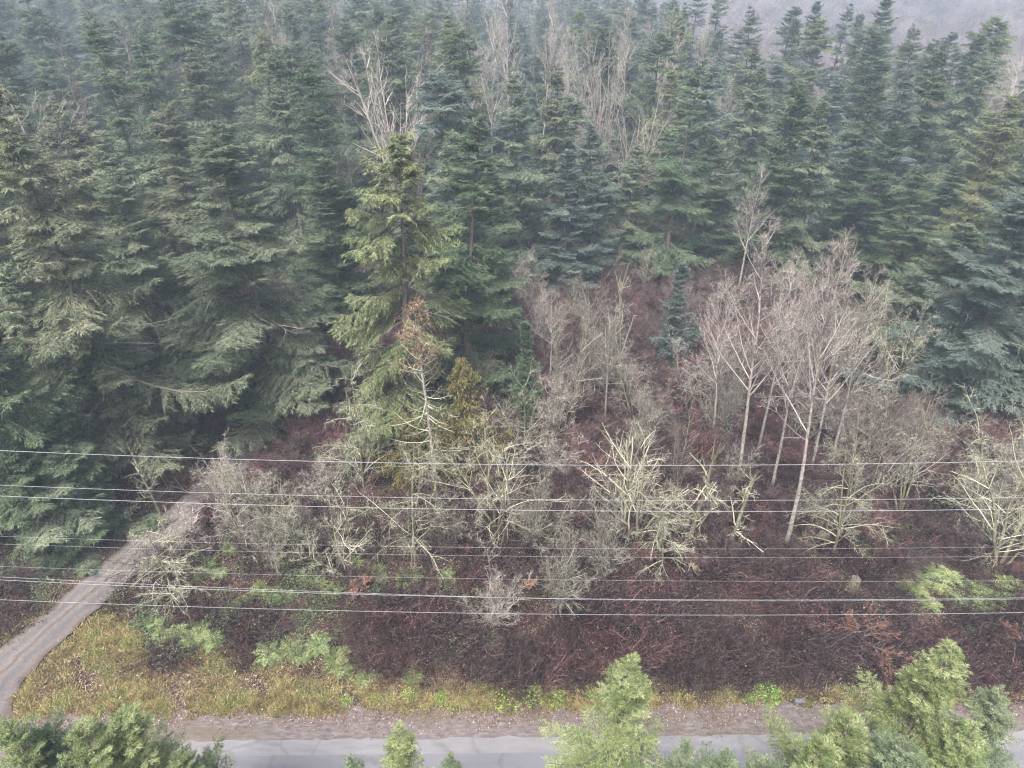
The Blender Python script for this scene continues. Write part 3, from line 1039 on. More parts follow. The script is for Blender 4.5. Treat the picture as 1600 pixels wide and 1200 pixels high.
# ---- named conifers: (mesh, top pixel, distance or base pixel row, crown width factor, needles, label)
FIRS = [
    ('broad', 20, 130, 50, 1.25, F_OLIVE, 'huge olive grey fir with bare grey trunk across the drive from broad skirted fir'),
    ('broad_b', 345, 195, 59, 1.45, F_GREY, 'broad fir with brownish tip and wide skirts beside the gravel drive'),
    ('sparse', 598, 195, 54, 1.25, F_LIGHT, 'sparse yellow green fir with long pale trunk behind the rust topped dead conifer'),
    ('tall', 712, 185, 64, 1.25, F_DARK, 'dark green fir next to the sparse yellow green fir'),
    ('young', 820, 505, 57, .62, F_DARK, 'small narrow deep green conifer standing alone in the brush'),
    ('young', 1062, 412, 67, .92, F_BLUE, 'small blue green conifer at the back edge of the clearing'),
    ('tall', 1075, 95, 93, 1.1, F_DARK, 'tall dark fir with bare lower trunk behind the small blue conifer'),
    ('dense', 1250, 130, 93, 1.05, F_DARK, 'dense dark blue green fir behind the pale alders'),
    ('tall_b', 1305, 148, 91, 1.05, F_GREY, 'fir with slanting bare pale trunk stretch beside the dense dark fir'),
    ('dense', 1515, 350, 68, 1.25, F_GREY, 'medium grey green fir behind the short bushy green conifer'),
    ('broad_b', 1625, 300, 60, 1.15, F_BLUE, 'wide blue green fir towering over the short bushy green conifer'),
    ('young', 1500, 510, 63, 1.35, F_DARK, 'short bushy green conifer below the wide blue green fir'),
    ('low', -5, 555, 43.5, .95, F_GREY, 'low broad grey green conifer overhanging the verge of the drive'),
    ('low', -95, 470, 41.5, 1.1, F_DARK, 'low dark conifer outside the low broad one by the drive'),
    ('low', 55, 640, 43, .8, F_DARK, 'low dark conifer between the low broad one and the huge bare trunked fir'),
    ('low', 5, 420, 48, .95, F_GREY, 'mid sized conifer behind the low broad one by the drive'),
    ('low', 140, 545, 50.5, .75, F_OLIVE, 'low olive conifer at the foot of the huge bare trunked fir'),
    ('low', 85, 700, 41.5, .55, F_GREY, 'smallest low conifer hanging over the drive edge'),
    ('low', 15, 700, 40, .6, F_DARK, 'small dark conifer under the low broad one by the drive'),
    ('tall', 150, 25, 84, 1.2, F_DARK, None),
    ('broad_b', 250, 165, 70, 1.2, F_OLIVE, None),
    ('broad', 95, 165, 66, 1.2, F_OLIVE, None),
    ('tall_b', 425, 75, 88, 1.2, F_GREY, None),
    ('tall', 480, 90, 80, 1.2, F_DARK, None),
    ('dense', 505, 250, 76, 1.15, F_DARK, None),
    ('broad_b', 175, 265, 62, 1.0, F_GREY, None),
    ('tall', 810, 110, 90, 1.1, F_GREY, None),
    ('tall_b', 870, 105, 97, 1.1, F_OLIVE, None),
    ('dense', 890, 235, 88, .9, F_BLUE, None),
    ('tall', 940, 190, 92, 1.0, F_BLUE, None),
    ('tall_b', 985, 225, 96, .95, F_GREY, None),
    ('dense', 770, 260, 84, .95, F_DARK, None),
    ('tall', 1130, 210, 100, 1.0, F_DARK, None),
    ('tall_b', 1205, 95, 110, 1.1, F_GREY, None),
    ('dense', 1380, 95, 112, 1.1, F_DARK, None),
    ('tall', 1425, 110, 104, 1.1, F_BLUE, None),
    ('dense', 1400, 190, 90, 1.0, F_DARK, None),
    ('tall', 1460, 260, 82, 1.0, F_DARK, None),
    ('tall_b', 1580, 145, 92, 1.1, F_LIGHT, None),
    ('dense', 1345, 230, 96, 1.0, F_DARK, None),
    ('tall', 1190, 10, 152, 1.1, F_GREY, None), ('dense', 1280, 2, 158, 1.1, F_BLUE, None),
    ('tall', 1322, 5, 165, 1.0, F_BLUE, None), ('young', 1250, 30, 168, .9, F_DARK, None),
    ('dense', 1390, -5, 156, 1.25, F_DARK, None), ('young', 1348, 22, 170, .9, F_GREY, None),
    ('tall_b', 1420, 36, 162, .9, F_GREY, None), ('dense', 1488, 50, 166, 1.2, F_GREY, None),
    ('young', 1520, 80, 160, .8, F_DARK, None), ('tall', 1075, 5, 165, .8, F_DARK, None),
    ('young', 1125, 45, 150, .8, F_BLUE, None),
]
NEEDLE_WORD = {'fir_needles_dark': 'dark green', 'fir_needles_grey_green': 'grey green', 'fir_needles_olive': 'olive tinged',
               'fir_needles_blue_green': 'blue green', 'fir_needles_yellow_green': 'yellow green'}


MARKS = [(225, 735, 'the huge bare trunked fir'), (437, 640, 'the broad skirted fir by the drive'), (640, 690, 'the sparse yellow green fir'), (745, 600, 'the dark fir beside the sparse one'),
         (885, 640, 'the thin stemmed leafless clump'), (1062, 580, 'the small blue green conifer'), (1150, 470, 'the pale leafless tree behind the alders'),
         (1240, 430, 'the dense dark fir'), (1400, 600, 'the pale lichen crown'), (1500, 620, 'the short bushy green conifer'), (1620, 640, 'the wide blue green fir'), (500, 480, 'the end of the gravel drive')]
MARKS = [(*ground(a, b), c) for a, b, c in MARKS]


def forest_label(fol, y, x=0.0, h=25.0):
    w = NEEDLE_WORD[fol.name]
    d = [math.hypot(x * 1.0 - a * (y / b if y > b else 1), max(0, b - y) * 2) for a, b, c in MARKS]
    k = int(np.argmin(d))
    dy = y - MARKS[k][1]
    size = 'short' if h < 19 else ('tall' if h > 29 else 'mid height')
    rel = 'beside' if dy < 9 else ('close behind' if dy < 28 else ('behind' if dy < 60 else 'hazy and far behind'))
    lab = '%s %s fir %s %s' % (size, w, rel, MARKS[k][2])
    return lab, 'forest firs: ' + lab


for key, u, vv, Y, wd, fol, lab in FIRS:
    x, h = at_y(u, vv, Y)
    h -= float(gz(x, Y))
    mesh = CONIFER_MESH[key]
    wfac = wd * mesh[2] / h
    wfac = max(.75, min(wfac, 2.6))
    grp = None
    if lab is None:
        lab, grp = forest_label(fol, Y, x, h)
    put_tree('fir_tree', mesh, x, Y, h, lab, 'tree', grp, width=wfac, mats={0: fol}, radius=4.2)

# ---- leafless trees of the clearing and between the firs: (mesh, base px, top row, width, twigs, label)
PALE_G, LICH_G = 'pale leafless alders', 'lichen covered leafless trees'
BARES = [
    ('alder0', 1230, 845, 392, 1.0, TWIG_PALE, 'tallest pale alder with white trunk and mossy foot in the clearing', 0),
    ('alder1', 1152, 750, 372, 1.0, TWIG_PALE, 'pale alder with steeply forking limbs next to the slim pale alder', 0),
    ('alder2', 1205, 765, 415, .8, TWIG_PALE, 'slim pale alder between the two larger alders', 0),
    ('alder3', 1150, 470, 268, .95, TWIG_PALE, 'pale leafless tree rising among firs behind the alders', 0),
    ('alder1', 1265, 742, 430, .8, TWIG_PALE, 'slim alder with pinkish twig haze behind the tallest alder', 0),
    ('alder0', 1112, 692, 455, .75, TWIG_PALE, 'thin leaning alder at the outer side of the alder cluster', .04),
    ('alder3', 1185, 705, 430, .85, TWIG_PALE, 'thin pale alder close behind the steeply forking one', 0),
    ('alder2', 1300, 715, 420, .9, LICHEN_GREY, 'greyish twigged alder beside the hanging lichen tree', 0),
    ('alder3', 860, 600, 455, .8, LICHEN_GREY, 'grey slender tree between dark fir and thin stemmed clump', 0),
    ('alder2', 945, 655, 470, .8, LICHEN_GREY, 'grey slender tree between thin stemmed clump and blue green conifer', 0),
    ('slender0', 885, 672, 425, .9, LICHEN_GREY, 'tall clump of thin leafless stems in the middle of the brush', 0),
    ('slender1', 930, 620, 445, .9, TWIG, 'brownish clump of thin leafless stems behind the taller clump', 0),
    ('snag1', 968, 610, 432, .9, LICHEN_GREY, 'thin dead tree with hooked bare limbs beside the blue green conifer', 0),
    ('lichen0', 992, 665, 520, .9, LICHEN_GREY, 'grey twiggy leafless tree in front of the blue green conifer', 0),
    ('lichen1', 818, 715, 580, .9, TWIG_LICHEN, 'small forked lichen covered tree below the narrow green conifer', 0),
    ('lichen2', 775, 825, 672, 1.25, TWIG_LICHEN, 'tangled low lichen covered tree beside the olive drooping cedar', 0),
    ('cluster', 985, 838, 640, 1.2, TWIG_LICHEN, 'large many stemmed tree thick with pale yellow lichen', 0),
    ('droop0', 1035, 880, 735, 1.0, TWIG_LICHEN, 'pale lichen covered tree with hooked drooping limbs below the large one', 0),
    ('snag0', 1072, 862, 690, .95, TWIG_LICHEN, 'broken pale snag with one long raised limb', 0),
    ('snag1', 1138, 855, 735, 1.0, TWIG_LICHEN, 'short broken lichen snag with stubby forks beside the longer limbed snag', 0),
    ('droop1', 650, 880, 680, 1.0, TWIG_LICHEN, 'lichen covered tree with drooping limbs in front of rust topped conifer', 0),
    ('droop2', 570, 772, 580, .85, TWIG_LICHEN, 'leaning whitish tree with dense twisted twigs beside the drive bend', .12),
    ('lichen4', 472, 862, 690, .75, TWIG_LICHEN, 'tall forked lichen trunk between the drive and the drooping tree', .05),
    ('lichen2', 385, 850, 720, .85, TWIG_PALE, 'brownish pale tangle of limbs overhanging the drive', .1),
    ('snag0', 252, 805, 692, .7, TWIG_LICHEN, 'small broken yellowish snag standing at the drive edge', .1),
    ('droop0', 285, 935, 812, 1.1, TWIG_LICHEN, 'low spreading lichen tree at the corner of the drive', 0),
    ('lichen1', 545, 895, 765, .9, TWIG_LICHEN, 'slanting lichen covered sapling cluster above the orange dead brush', 0),
    ('shrub0', 840, 862, 728, .8, LICHEN_GREY, 'fuzzy grey leafless shrub between the tangled tree and large lichen tree', 0),
    ('shrub1', 880, 945, 832, 1.0, LICHEN_GREY, 'fuzzy grey leafless shrub just above the lower cables', 0),
    ('shrub2', 955, 905, 775, .9, LICHEN_GREY, 'fuzzy pale shrub under the large lichen tree', 0),
    ('shrub0', 775, 975, 882, .8, TWIG_PALE, 'small whitish twiggy shrub alone in the brambles', 0),
    ('droop1', 1302, 862, 650, .95, TWIG_LICHEN, 'lichen tree with long hanging limbs beside the foot of the tallest alder', 0),
    ('slender1', 1335, 790, 610, .9, TWIG, 'reddish brown leafless thicket stems behind hanging lichen tree', 0),
    ('lichen3', 1560, 885, 690, 1.25, TWIG_LICHEN, 'wide twisted lichen tree standing in the fern bank', 0),
    ('droop2', 1500, 830, 700, .9, TWIG_LICHEN, 'lichen tree with crooked bare limbs above the fern bank', 0),
    ('lichen0', 1405, 805, 640, .95, LICHEN_GREY, 'grey lichen tree with fine twigs before the short bushy conifer', 0),
    ('lichen4', 1395, 620, 448, .9, TWIG_LICHEN, 'pale lichen crown against the medium grey green fir', 0),
    ('shrub1', 1118, 690, 568, 1.0, LICHEN_GREY, 'greyish bush beside the splintered red stump', 0),
    ('slender0', 1130, 640, 480, .85, TWIG, 'brown leafless sapling clump behind the alder trunks', 0),
    ('slender1', 1060, 760, 640, .7, TWIG, 'fine brown saplings above the splintered red stump', 0),
    ('slender0', 1420, 760, 570, .8, TWIG, 'brownish leafless saplings beside the grey lichen tree', 0),
    ('shrub2', 1350, 720, 610, 1.0, TWIG, 'brown twiggy bush at the foot of the pale lichen crown', 0),
    ('lichen1', 130, 690, 565, .8, TWIG_PALE, 'pale twiggy sapling under the huge bare trunked fir', 0),
    ('shrub1', 345, 800, 720, .9, TWIG, 'reddish twig bush at the drive edge', 0),
    ('shrub0', 420, 880, 790, .9, LICHEN_GREY, 'grey twig bush above the bank of ferns', 0),
    ('shrub2', 500, 850, 770, .9, TWIG, 'brown twig bush between lichen saplings', 0),
    ('shrub1', 700, 860, 780, .8, TWIG, 'brown twig bush under the rusty cedar', 0),
    ('slender1', 760, 640, 520, .55, TWIG, 'thin reddish saplings between dark fir and narrow deep green conifer', 0),
    ('slender0', 540, 420, 230, .6, TWIG_PALE, 'slim straw coloured stems beside the sparse yellow fir', 0),
]
for key, ub, vb, vt, wd, tw, lab, tilt in BARES:
    x, y = ground(ub, vb)
    _, h = at_y(ub, vt, y)
    me_ = BARE_MESH[key]
    put_tree('leafless_tree' if not key.startswith('shrub') else 'leafless_shrub', me_, x, y, h, lab, 'tree' if not key.startswith('shrub') else 'shrub', None,
             width=max(.6, min(2.2, wd * me_[2] / h * (h / me_[2]) ** .25)), mats={0: tw}, crown='branches', radius=2.2, tilt=(tilt * .3, -tilt))
rs_ = random.Random(4)
TANGLE = [(26, 790, 1400, 440, 600, 'brown leafless sapling in the brush at the back of the clearing', 'saplings at the back of the clearing', 5, 9.5),
          (18, 800, 1430, 600, 780, 'thin leafless sapling tangled in the middle of the clearing', 'saplings in the middle of the clearing', 4, 8.5),
          (8, 260, 760, 720, 880, 'thin leafless sapling in the tangle between the drive and rusty cedars', 'saplings beside the drive', 2.5, 6),
          (7, 1380, 1620, 690, 860, 'thin leafless sapling around the wide twisted lichen tree', 'saplings by the fern bank', 3, 6.5)]
for cnt_, u0, u1, v0, v1, lab, grp, h0, h1 in TANGLE:
    for k in range(cnt_):
        ub, vb = rs_.uniform(u0, u1), rs_.uniform(v0, v1)
        x, y = ground(ub, vb)
        if (1010 < ub < 1110 and 500 < vb < 640) or drive_dist(x, y) < 2.6:
            continue
        key = rs_.choice(['slender0', 'slender1', 'slender0', 'lichen0', 'lichen1', 'shrub0', 'shrub2'])
        h = rs_.uniform(h0, h1)
        me_ = BARE_MESH[key]
        put_tree('leafless_sapling', me_, x, y, h, lab, 'tree', grp, width=.85 * (me_[2] / h) ** .6,
                 mats={0: rs_.choice([TWIG, TWIG_PALE, LICHEN_GREY, TWIG_PALE])}, crown='branches', radius=1.5)
# pale bare crowns above and among the firs: (mesh, top px, distance, width)
BACK = [('spread', 605, 35, 98, 1.0, TWIG_PALE), ('alder1', 740, -5, 128, 1.1, TWIG_PALE), ('alder2', 765, 5, 124, 1.0, TWIG_PALE),
        ('alder3', 795, -10, 132, 1.2, TWIG_PALE), ('alder0', 850, 5, 128, 1.0, TWIG_PALE), ('vase1', 950, 40, 112, .8, TWIG_PALE),
        ('vase0', 915, 50, 116, .7, TWIG_PALE), ('vase1', 1000, 135, 104, 1.1, LICHEN_GREY), ('alder3', 430, 5, 118, 1.0, TWIG_PALE),
        ('alder0', 400, 20, 124, .9, TWIG), ('alder1', 515, -5, 134, 1.1, TWIG_PALE), ('alder2', 1100, 35, 140, .9, TWIG_PALE),
        ('vase1', 1040, 20, 150, 1.0, TWIG_PALE), ('alder2', 1475, 135, 126, 1.0, TWIG), ('alder1', 180, 45, 120, .8, TWIG),
        ('vase1', 520, 230, 78, .5, TWIG), ('alder3', 1330, 360, 84, .7, TWIG), ('vase0', 1360, 255, 100, .6, TWIG), ('alder1', 670, 50, 120, .8, TWIG),
        ('alder0', 990, 20, 160, 1.1, TWIG_PALE), ('alder3', 90, 70, 110, .7, TWIG), ('vase0', 640, 180, 84, .5, TWIG)]
for k, (key, u, vt, Y, wd, tw) in enumerate(BACK):
    x, h = at_y(u, vt, Y)
    me_ = BARE_MESH[key]
    lab = 'big spreading pale leafless crown above the sparse yellow green fir' if k == 0 else (
        'pale whitish leafless tree rising among the far firs' if tw is not TWIG else 'brownish leafless tree half hidden among the firs')
    put_tree('leafless_tree', me_, x, Y, h - float(gz(x, Y)), lab, 'tree', None if k == 0 else ('pale bare trees among the firs' if tw is not TWIG else 'brown bare trees among the firs'),
             width=wd * me_[2] / h, mats={0: tw}, crown='branches', radius=2.5)

# ---- random fill of the forest
BU = [-600, -300, 0, 120, 200, 300, 450, 640, 740, 790, 900, 1000, 1120, 1250, 1350, 1420, 1500, 1600, 1900, 2400]
BV = [850, 850, 800, 740, 690, 650, 590, 560, 545, 500, 490, 480, 480, 470, 480, 530, 600, 700, 800, 840]
pts_f = []
rng = np.random.default_rng(23)
pl = np.array(PLACED)
cand = []
bare_extra = []
tries = 0
occ_x, occ_y, occ_r = list(pl[:, 0]), list(pl[:, 1]), list(pl[:, 2] * 1.25)
grid = {}
CELL = 8.0


def grid_add(x, y, r):
    grid.setdefault((int(x // CELL), int(y // CELL)), []).append((x, y, r))


for a_, b_, c_ in zip(occ_x, occ_y, occ_r):
    grid_add(a_, b_, c_)
while tries < 26000:
    tries += 1
    Y = 44 + (360 - 44) * rng.random() ** .72
    half = .80 * (Y * CP + CAM_H * SP) + 14
    X = rng.uniform(-half, half)
    p = project(X, Y, 0)
    if p is None or p[1] > np.interp(p[0], BU, BV):
        continue
    if Y > 178 - max(0, (p[0] - 1400) * .12) and p[0] > 1130 - (Y - 178) * 1.0:
        continue
    if drive_dist(X, Y) < 4.0:
        continue
    pt = project(X, Y, 25)
    if Y < 97 and 510 < pt[0] < 690:
        continue
    if (Y < 67 and 60 < p[0] < 560) or (Y < 84 and 180 < pt[0] < 480):
        continue
    if 1010 < p[0] < 1115 and p[1] > 470:
        continue
    r = 5.2 if Y < 130 else 5.2
    gx, gy = int(X // CELL), int(Y // CELL)
    ok = True
    for ix in (-1, 0, 1):
        for iy in (-1, 0, 1):
            for (a_, b_, c_) in grid.get((gx + ix, gy + iy), ()):
                if (a_ - X) ** 2 + (b_ - Y) ** 2 < (r + c_ * .62) ** 2:
                    ok = False
    if not ok:
        continue
    grid_add(X, Y, r)
    hm = np.interp(X, [-40, -5, 30], [30.0, 25.5, 24.5])
    h = float(np.clip(rng.normal(hm, 4.2), 13, 36))
    if rng.random() < .12:
        h *= .6
    if p[0] < 700 and 8 < X + 60 < 0:
        h *= 1
    if Y > 75 and rng.random() < .10:
        bare_extra.append((X, Y, h))
        continue
    cand.append((X, Y, h, p[0], h / (Y * CP + 10)))
# the largest in view stand one by one, the rest is the forest mass
inview = sorted([c for c in cand if -70 < c[3] < 1670 and c[1] < 235], key=lambda c: -c[4])
single = inview[:300 - len(FIRS) - 12]
sset = set(id(c) for c in single)
rest = [c for c in cand if id(c) not in sset]
keys = ['tall', 'tall_b', 'dense', 'broad', 'broad_b']
for (X, Y, h, u, _) in single:
    left = np.interp(u, [300, 800], [.75, .25])
    key = random.choice(['broad', 'broad_b', 'wide', 'wide', 'ragged']) if random.random() < left else random.choice(['tall', 'tall_b', 'dense', 'wide', 'ragged'])
    fol = random.choices([F_DARK, F_GREY, F_OLIVE, F_BLUE, F_LIGHT], [4, 4, 3 if u < 700 else 1.2, 1 if u < 700 else 2.5, .7])[0]
    mesh = CONIFER_MESH[key]
    lab, grp = forest_label(fol, Y, X, h)
    wf = min(1.5, max(.85, (mesh[2] / h) ** .7)) * random.uniform(1.05, 1.45)
    put_tree('fir_tree', mesh, X, Y, h, lab, 'tree', grp, width=wf, mats={0: fol}, tilt=(random.gauss(0, .015), random.gauss(0, .015)))
print('firs', len(FIRS) + len(single), 'rest', len(rest))

for (X, Y, h) in bare_extra[:46]:
    u = project(X, Y, 0)[0]
    if not -40 < u < 1640 or Y > 190:
        continue
    key = random.choice(['alder0', 'alder1', 'alder2', 'alder3', 'vase0', 'vase1'])
    tw = random.choice([TWIG_PALE, TWIG, LICHEN_GREY])
    me_ = BARE_MESH[key]
    w_ = {'twig_bark_pale': 'pale', 'twig_bark_brown': 'brown', 'grey_lichen_twig': 'greyish'}[tw.name]
    _, grp = forest_label(F_GREY, Y, X, h)
    lab = w_ + ' leafless tree ' + grp.split(' fir ', 1)[1]
    put_tree('leafless_tree', me_, X, Y, h * .9, lab, 'tree', 'forest bare trees: ' + lab, width=random.uniform(.8, 1.2), mats={0: tw}, crown='branches')
far = []
for sd_i, (R_, fol_i) in enumerate([(4.4, 0), (3.8, 1), (5.0, 2)]):
    tg, cg = conifer(seed=201 + sd_i, H=28, R=R_ * 1.2, per=5, whorl=.95, lstep=.42, step=.24, sprig=.52, sw=.2, rag=.3, prof=.6, e_top=32)
    g = Geo()
    v, t, f4, f3, m = tg.arrays()
    g.add(v, f4, 3)
    v, t, f4, f3, m = cg.arrays()
    g.add(v, f4, 3, t)
    g.add(v, f3, fol_i, t)
    far.append(g)
rp = np.array([(c[0], c[1], float(gz(c[0], c[1])) - .1) for c in rest])
rs = np.array([c[2] / 28 for c in rest])
stuff('distant_forest', far, rp, yaw(len(rp), rng, .015), rs, rng.integers(0, 3, len(rp)), [F_DARK, F_GREY, F_OLIVE, BARK],
      'hazy mass of firs in the far part of the forest', 'forest')

# far leafless woodland beyond the firs
fb = []
for k in range(3):
    tg, cg = bare_tree(301 + k, 9, 'shrub')
    g = Geo()
    for q in (tg, cg):
        v, t, f4, f3, m = q.arrays()
        g.add(v * [1.3, 1.3, 1], f4, 0, t)
    fb.append(g)
n = 5200
Y = 175 + 760 * rng.random(n) ** 1.3
X = rng.uniform(-.85, .95, n) * (Y * CP + 20)
pu = 800 + FPX * X / (Y * CP + CAM_H * SP)
ok = (Y > 330) | (pu > 1230 - (Y - 178) * .9)
X, Y = X[ok], Y[ok]
stuff('distant_woodland', fb, np.stack([X, Y, gz(X, Y) - .2], -1), yaw(len(X), rng, .05), rng.uniform(.45, 1.15, len(X)), rng.integers(0, 3, len(X)),
      [foliage('far_leafless_twigs', [(0, (.075, .058, .066)), (.5, (.135, .108, .120)), (1, (.22, .19, .20))], transl=0, vary=.3)],
      'lilac brown leafless woodland on the rising ground beyond the firs', 'woodland')

# ------------------------------------------------------------------ the rust topped dead conifer and its olive cedar neighbours
def dead_conifer():
    rng = np.random.default_rng(77)
    x, y = ground(682, 772)
    _, H = at_y(660, 470, y)
    e = tag(link('dead_conifer', None, loc=(x, y, float(gz(x, y)))), 'half dead conifer with rust brown top and bare whitish drooping limbs', 'tree')
    tg = Geo()
    pts, ds = polylines(np.array([[0., 0, -.3]]), np.array([[.0, 0, 1.]]), np.array([H + .3]), 16, .012, .02, rng)
    tubes(tg, pts, ds, [.24], [.015], 9, 0, .5, .9)
    link('trunk', tg.mesh('dead_trunk', [BARK_PALE], True), e)
    bg = Geo()
    n = 120
    s = rng.uniform(.16, .98, n)
    a = rng.uniform(0, 6.28, n)
    P, _ = sample(np.repeat(pts, n, 0), np.arange(n), s)
    L = (.5 + 4.4 * (1 - s) ** .7) * rng.uniform(.5, 1.15, n)
    el = np.where(s > .6, .25, -.42)
    b, d = polylines(P, np.stack([np.cos(a), np.sin(a), el], -1), L, 7, .05, .11, rng)
    tubes(bg, b, d, .018 + .008 * L, np.full(n, .012), 4, 0, rng.uniform(.3, 1, n))
    ci, cs, cp, cd = spawn(b, L, 7, .25, 1, 45, 14, rng)
    x2, d2 = polylines(cp, cd, L[ci] * .26, 3, .15, -.02, rng)
    tubes(bg, x2, d2, np.full(len(ci), .013), np.full(len(ci), .008), 3, 0, rng.uniform(.2, 1, len(ci)))
    link('branches', bg.mesh('dead_branches', [TWIG_LICHEN]), e)
    rg = Geo()
    hi = s > .62
    b[hi] = b[hi][:, :1] + (b[hi] - b[hi][:, :1]) * 1.0
    ci, cs, cp, cd = spawn(b[hi], L[hi], 11, .3, 1, 55, 20, rng)
    leaves(rg, cp, cd + [0, 0, -.35], unit(np.array([0, 0, 1.]) + rng.normal(0, .5, (len(ci), 3))), rng.uniform(.2, .5, len(ci)), .09, 0, rng.random(len(ci)))
    ci, cs, cp, cd = spawn(cp[:, None, :] + np.linspace(0, .4, 3)[None, :, None] * cd[:, None], np.ones(len(cp)), 2, .2, 1, 45, 20, rng)
    leaves(rg, cp, cd, unit(np.array([0, 0, 1.]) + rng.normal(0, .5, (len(ci), 3))), .25, .07, 0, rng.random(len(ci)))
    lo = (s < .64) & (rng.random(n) < .6)
    ci, cs, cp, cd = spawn(b[lo], L[lo], 90, .3, 1, 60, 20, rng)
    leaves(rg, cp, cd * .5 + [0, 0, -.8], rng.normal(0, 1, (len(ci), 3)), rng.uniform(.2, .5, len(ci)), .06, 1, rng.random(len(ci)) * .8)
    link('crown', rg.mesh('rust_needles', [F_RUST, F_CEDAR]), e)


dead_conifer()
conifer_mesh('cedar', F_CEDAR, seed=19, H=14, R=3.6, per=6, whorl=.40, e_low=-20, e_top=30, sag=.22, pend=.75, rag=.22, sprig=.26, sw=.08, lat=.42)
for (u, vb, vt, wd, lab) in [(732, 752, 560, 1.0, 'olive and rusty drooping cedar taller of two behind the half dead conifer'),
                             (638, 748, 640, .85, 'small rusty olive cedar, lower of two behind the half dead conifer')]:
    x, y = ground(u, vb)
    _, h = at_y(u, vt, y)
    put_tree('cedar_tree', CONIFER_MESH['cedar'], x, y, h, lab, 'tree', None, width=wd * 14 / h, mats={0: F_CEDAR}, radius=2)

# ------------------------------------------------------------------ roadside trees on the near side of the road
conifer_mesh('near_fir', F_FORE, seed=21, H=18, R=4.9, per=5, whorl=.58, e_top=30, e_low=-2, sag=.08, lat=.30, sprig=.12, sw=.024, step=.026, lstep=.066, pend=.12, upright=.06, clear=.36, rag=.28, leader=1.3, prof=.94, maxlat=.62)
conifer_mesh('near_bushy', F_FORE, seed=22, H=16, R=4.2, per=5, whorl=.62, e_top=40, e_low=10, sag=.05, lat=.26, sprig=.12, sw=.026, step=.026, lstep=.066, pend=.08, upright=.12, clear=.36, rag=.38, prof=.76, maxlat=.58, leader=.9)
NEAR = [
    ('near_fir', 965, 1016, 16.6, 1.0, F_FORE, 'bright green fir with slim leader rising in front of the road'),
    ('near_bushy', 190, 1085, 15.8, 1.15, F_FORE, 'large bushy bright green tree hiding the mouth of the gravel drive'),
    ('near_bushy', 60, 1110, 15.2, 1.0, F_FORE_B, 'duller green bushy tree beside the mouth of the gravel drive'),
    ('near_bushy', 125, 1095, 15.0, .9, F_FORE, 'bright bushy treetop between the large and the duller bushy trees'),
    ('near_bushy', 5, 1100, 14.4, .8, F_FORE, 'bright treetop beside the duller bushy tree over the drive mouth'),
    ('near_bushy', 275, 1150, 15.6, .7, F_FORE, 'small bright treetop on the road side of the large bushy tree'),
    ('near_fir', 607, 1136, 15.6, .75, F_FORE, 'narrow bright conifer tip poking up in front of the road'),
    ('near_fir', 690, 1178, 15.4, .6, F_FORE_B, 'tiniest conifer tip of the trio beside the narrow bright one'),
    ('near_fir', 560, 1180, 15.2, .6, F_FORE_B, 'low bluish conifer tip beside the narrow bright one'),
    ('near_fir', 1478, 1022, 16.4, 1.15, F_FORE, 'bright yellow green fir with spiky top over the reddish brush'),
    ('near_bushy', 1335, 1085, 16.0, 1.05, F_FORE, 'rounded bushy green tree next to the spiky topped fir'),
    ('near_bushy', 1140, 1150, 15.4, .85, F_FORE_B, 'low dark green bushy treetop near the slim leader fir'),
    ('near_fir', 1590, 1085, 15.8, 1.0, F_FORE_B, 'cool green treetop on the far side of the spiky fir'),
    ('near_fir', 1085, 1168, 15.0, .7, F_FORE_B, 'low cool green conifer tip beside the slim leader fir'),
    ('near_bushy', 1290, 1118, 15.4, .8, F_FORE, 'bright bushy treetop touching the rounded bushy tree'),
    ('near_bushy', 1195, 1152, 15.4, .75, F_FORE_B, 'cool green bushy treetop beside the low dark green one'),
    ('near_bushy', 1245, 1165, 15.2, .7, F_FORE, 'small bushy treetop between the two larger bushy trees'),
    ('near_bushy', 1420, 1130, 14.6, .9, F_FORE_B, 'grey green bushy treetop in front of the spiky topped fir'),
    ('near_fir', 1540, 1150, 14.6, 1.0, F_FORE, 'bright bushy treetop in front of the cool green far treetop'),
]
for key, u, vt, Y, wd, fol, lab in NEAR:
    x, h = at_y(u, vt + (34 if key == 'near_bushy' else 4), Y)
    m_ = CONIFER_MESH[key]
    put_tree('roadside_tree', m_, x, Y, h, lab, 'tree', None, width=wd * m_[2] / h, mats={0: fol}, radius=2)

# ------------------------------------------------------------------ brambles, litter, grass, weeds, ferns
PL = np.array([(a, b) for a, b, c in PLACED])
FERNS = [(255, 995), (275, 990), (315, 990), (335, 1005), (300, 1002), (420, 1025), (455, 1015), (470, 1028), (525, 1030), (535, 1045), (500, 1012), (575, 1060), (645, 1058),
         (325, 890), (345, 900), (410, 925), (425, 935), (480, 905), (500, 910), (445, 940), (390, 940), (520, 925), (300, 905),
         (1420, 895), (1440, 915), (1455, 900), (1470, 925), (1432, 930), (1480, 905), (1450, 950), (1530, 925), (1555, 935), (1575, 915), (1540, 950), (1500, 940), (1410, 915), (1590, 940),
         (430, 880), (555, 880), (590, 900), (240, 975), (360, 860), (700, 905), (640, 915), (1385, 850), (1360, 875)]



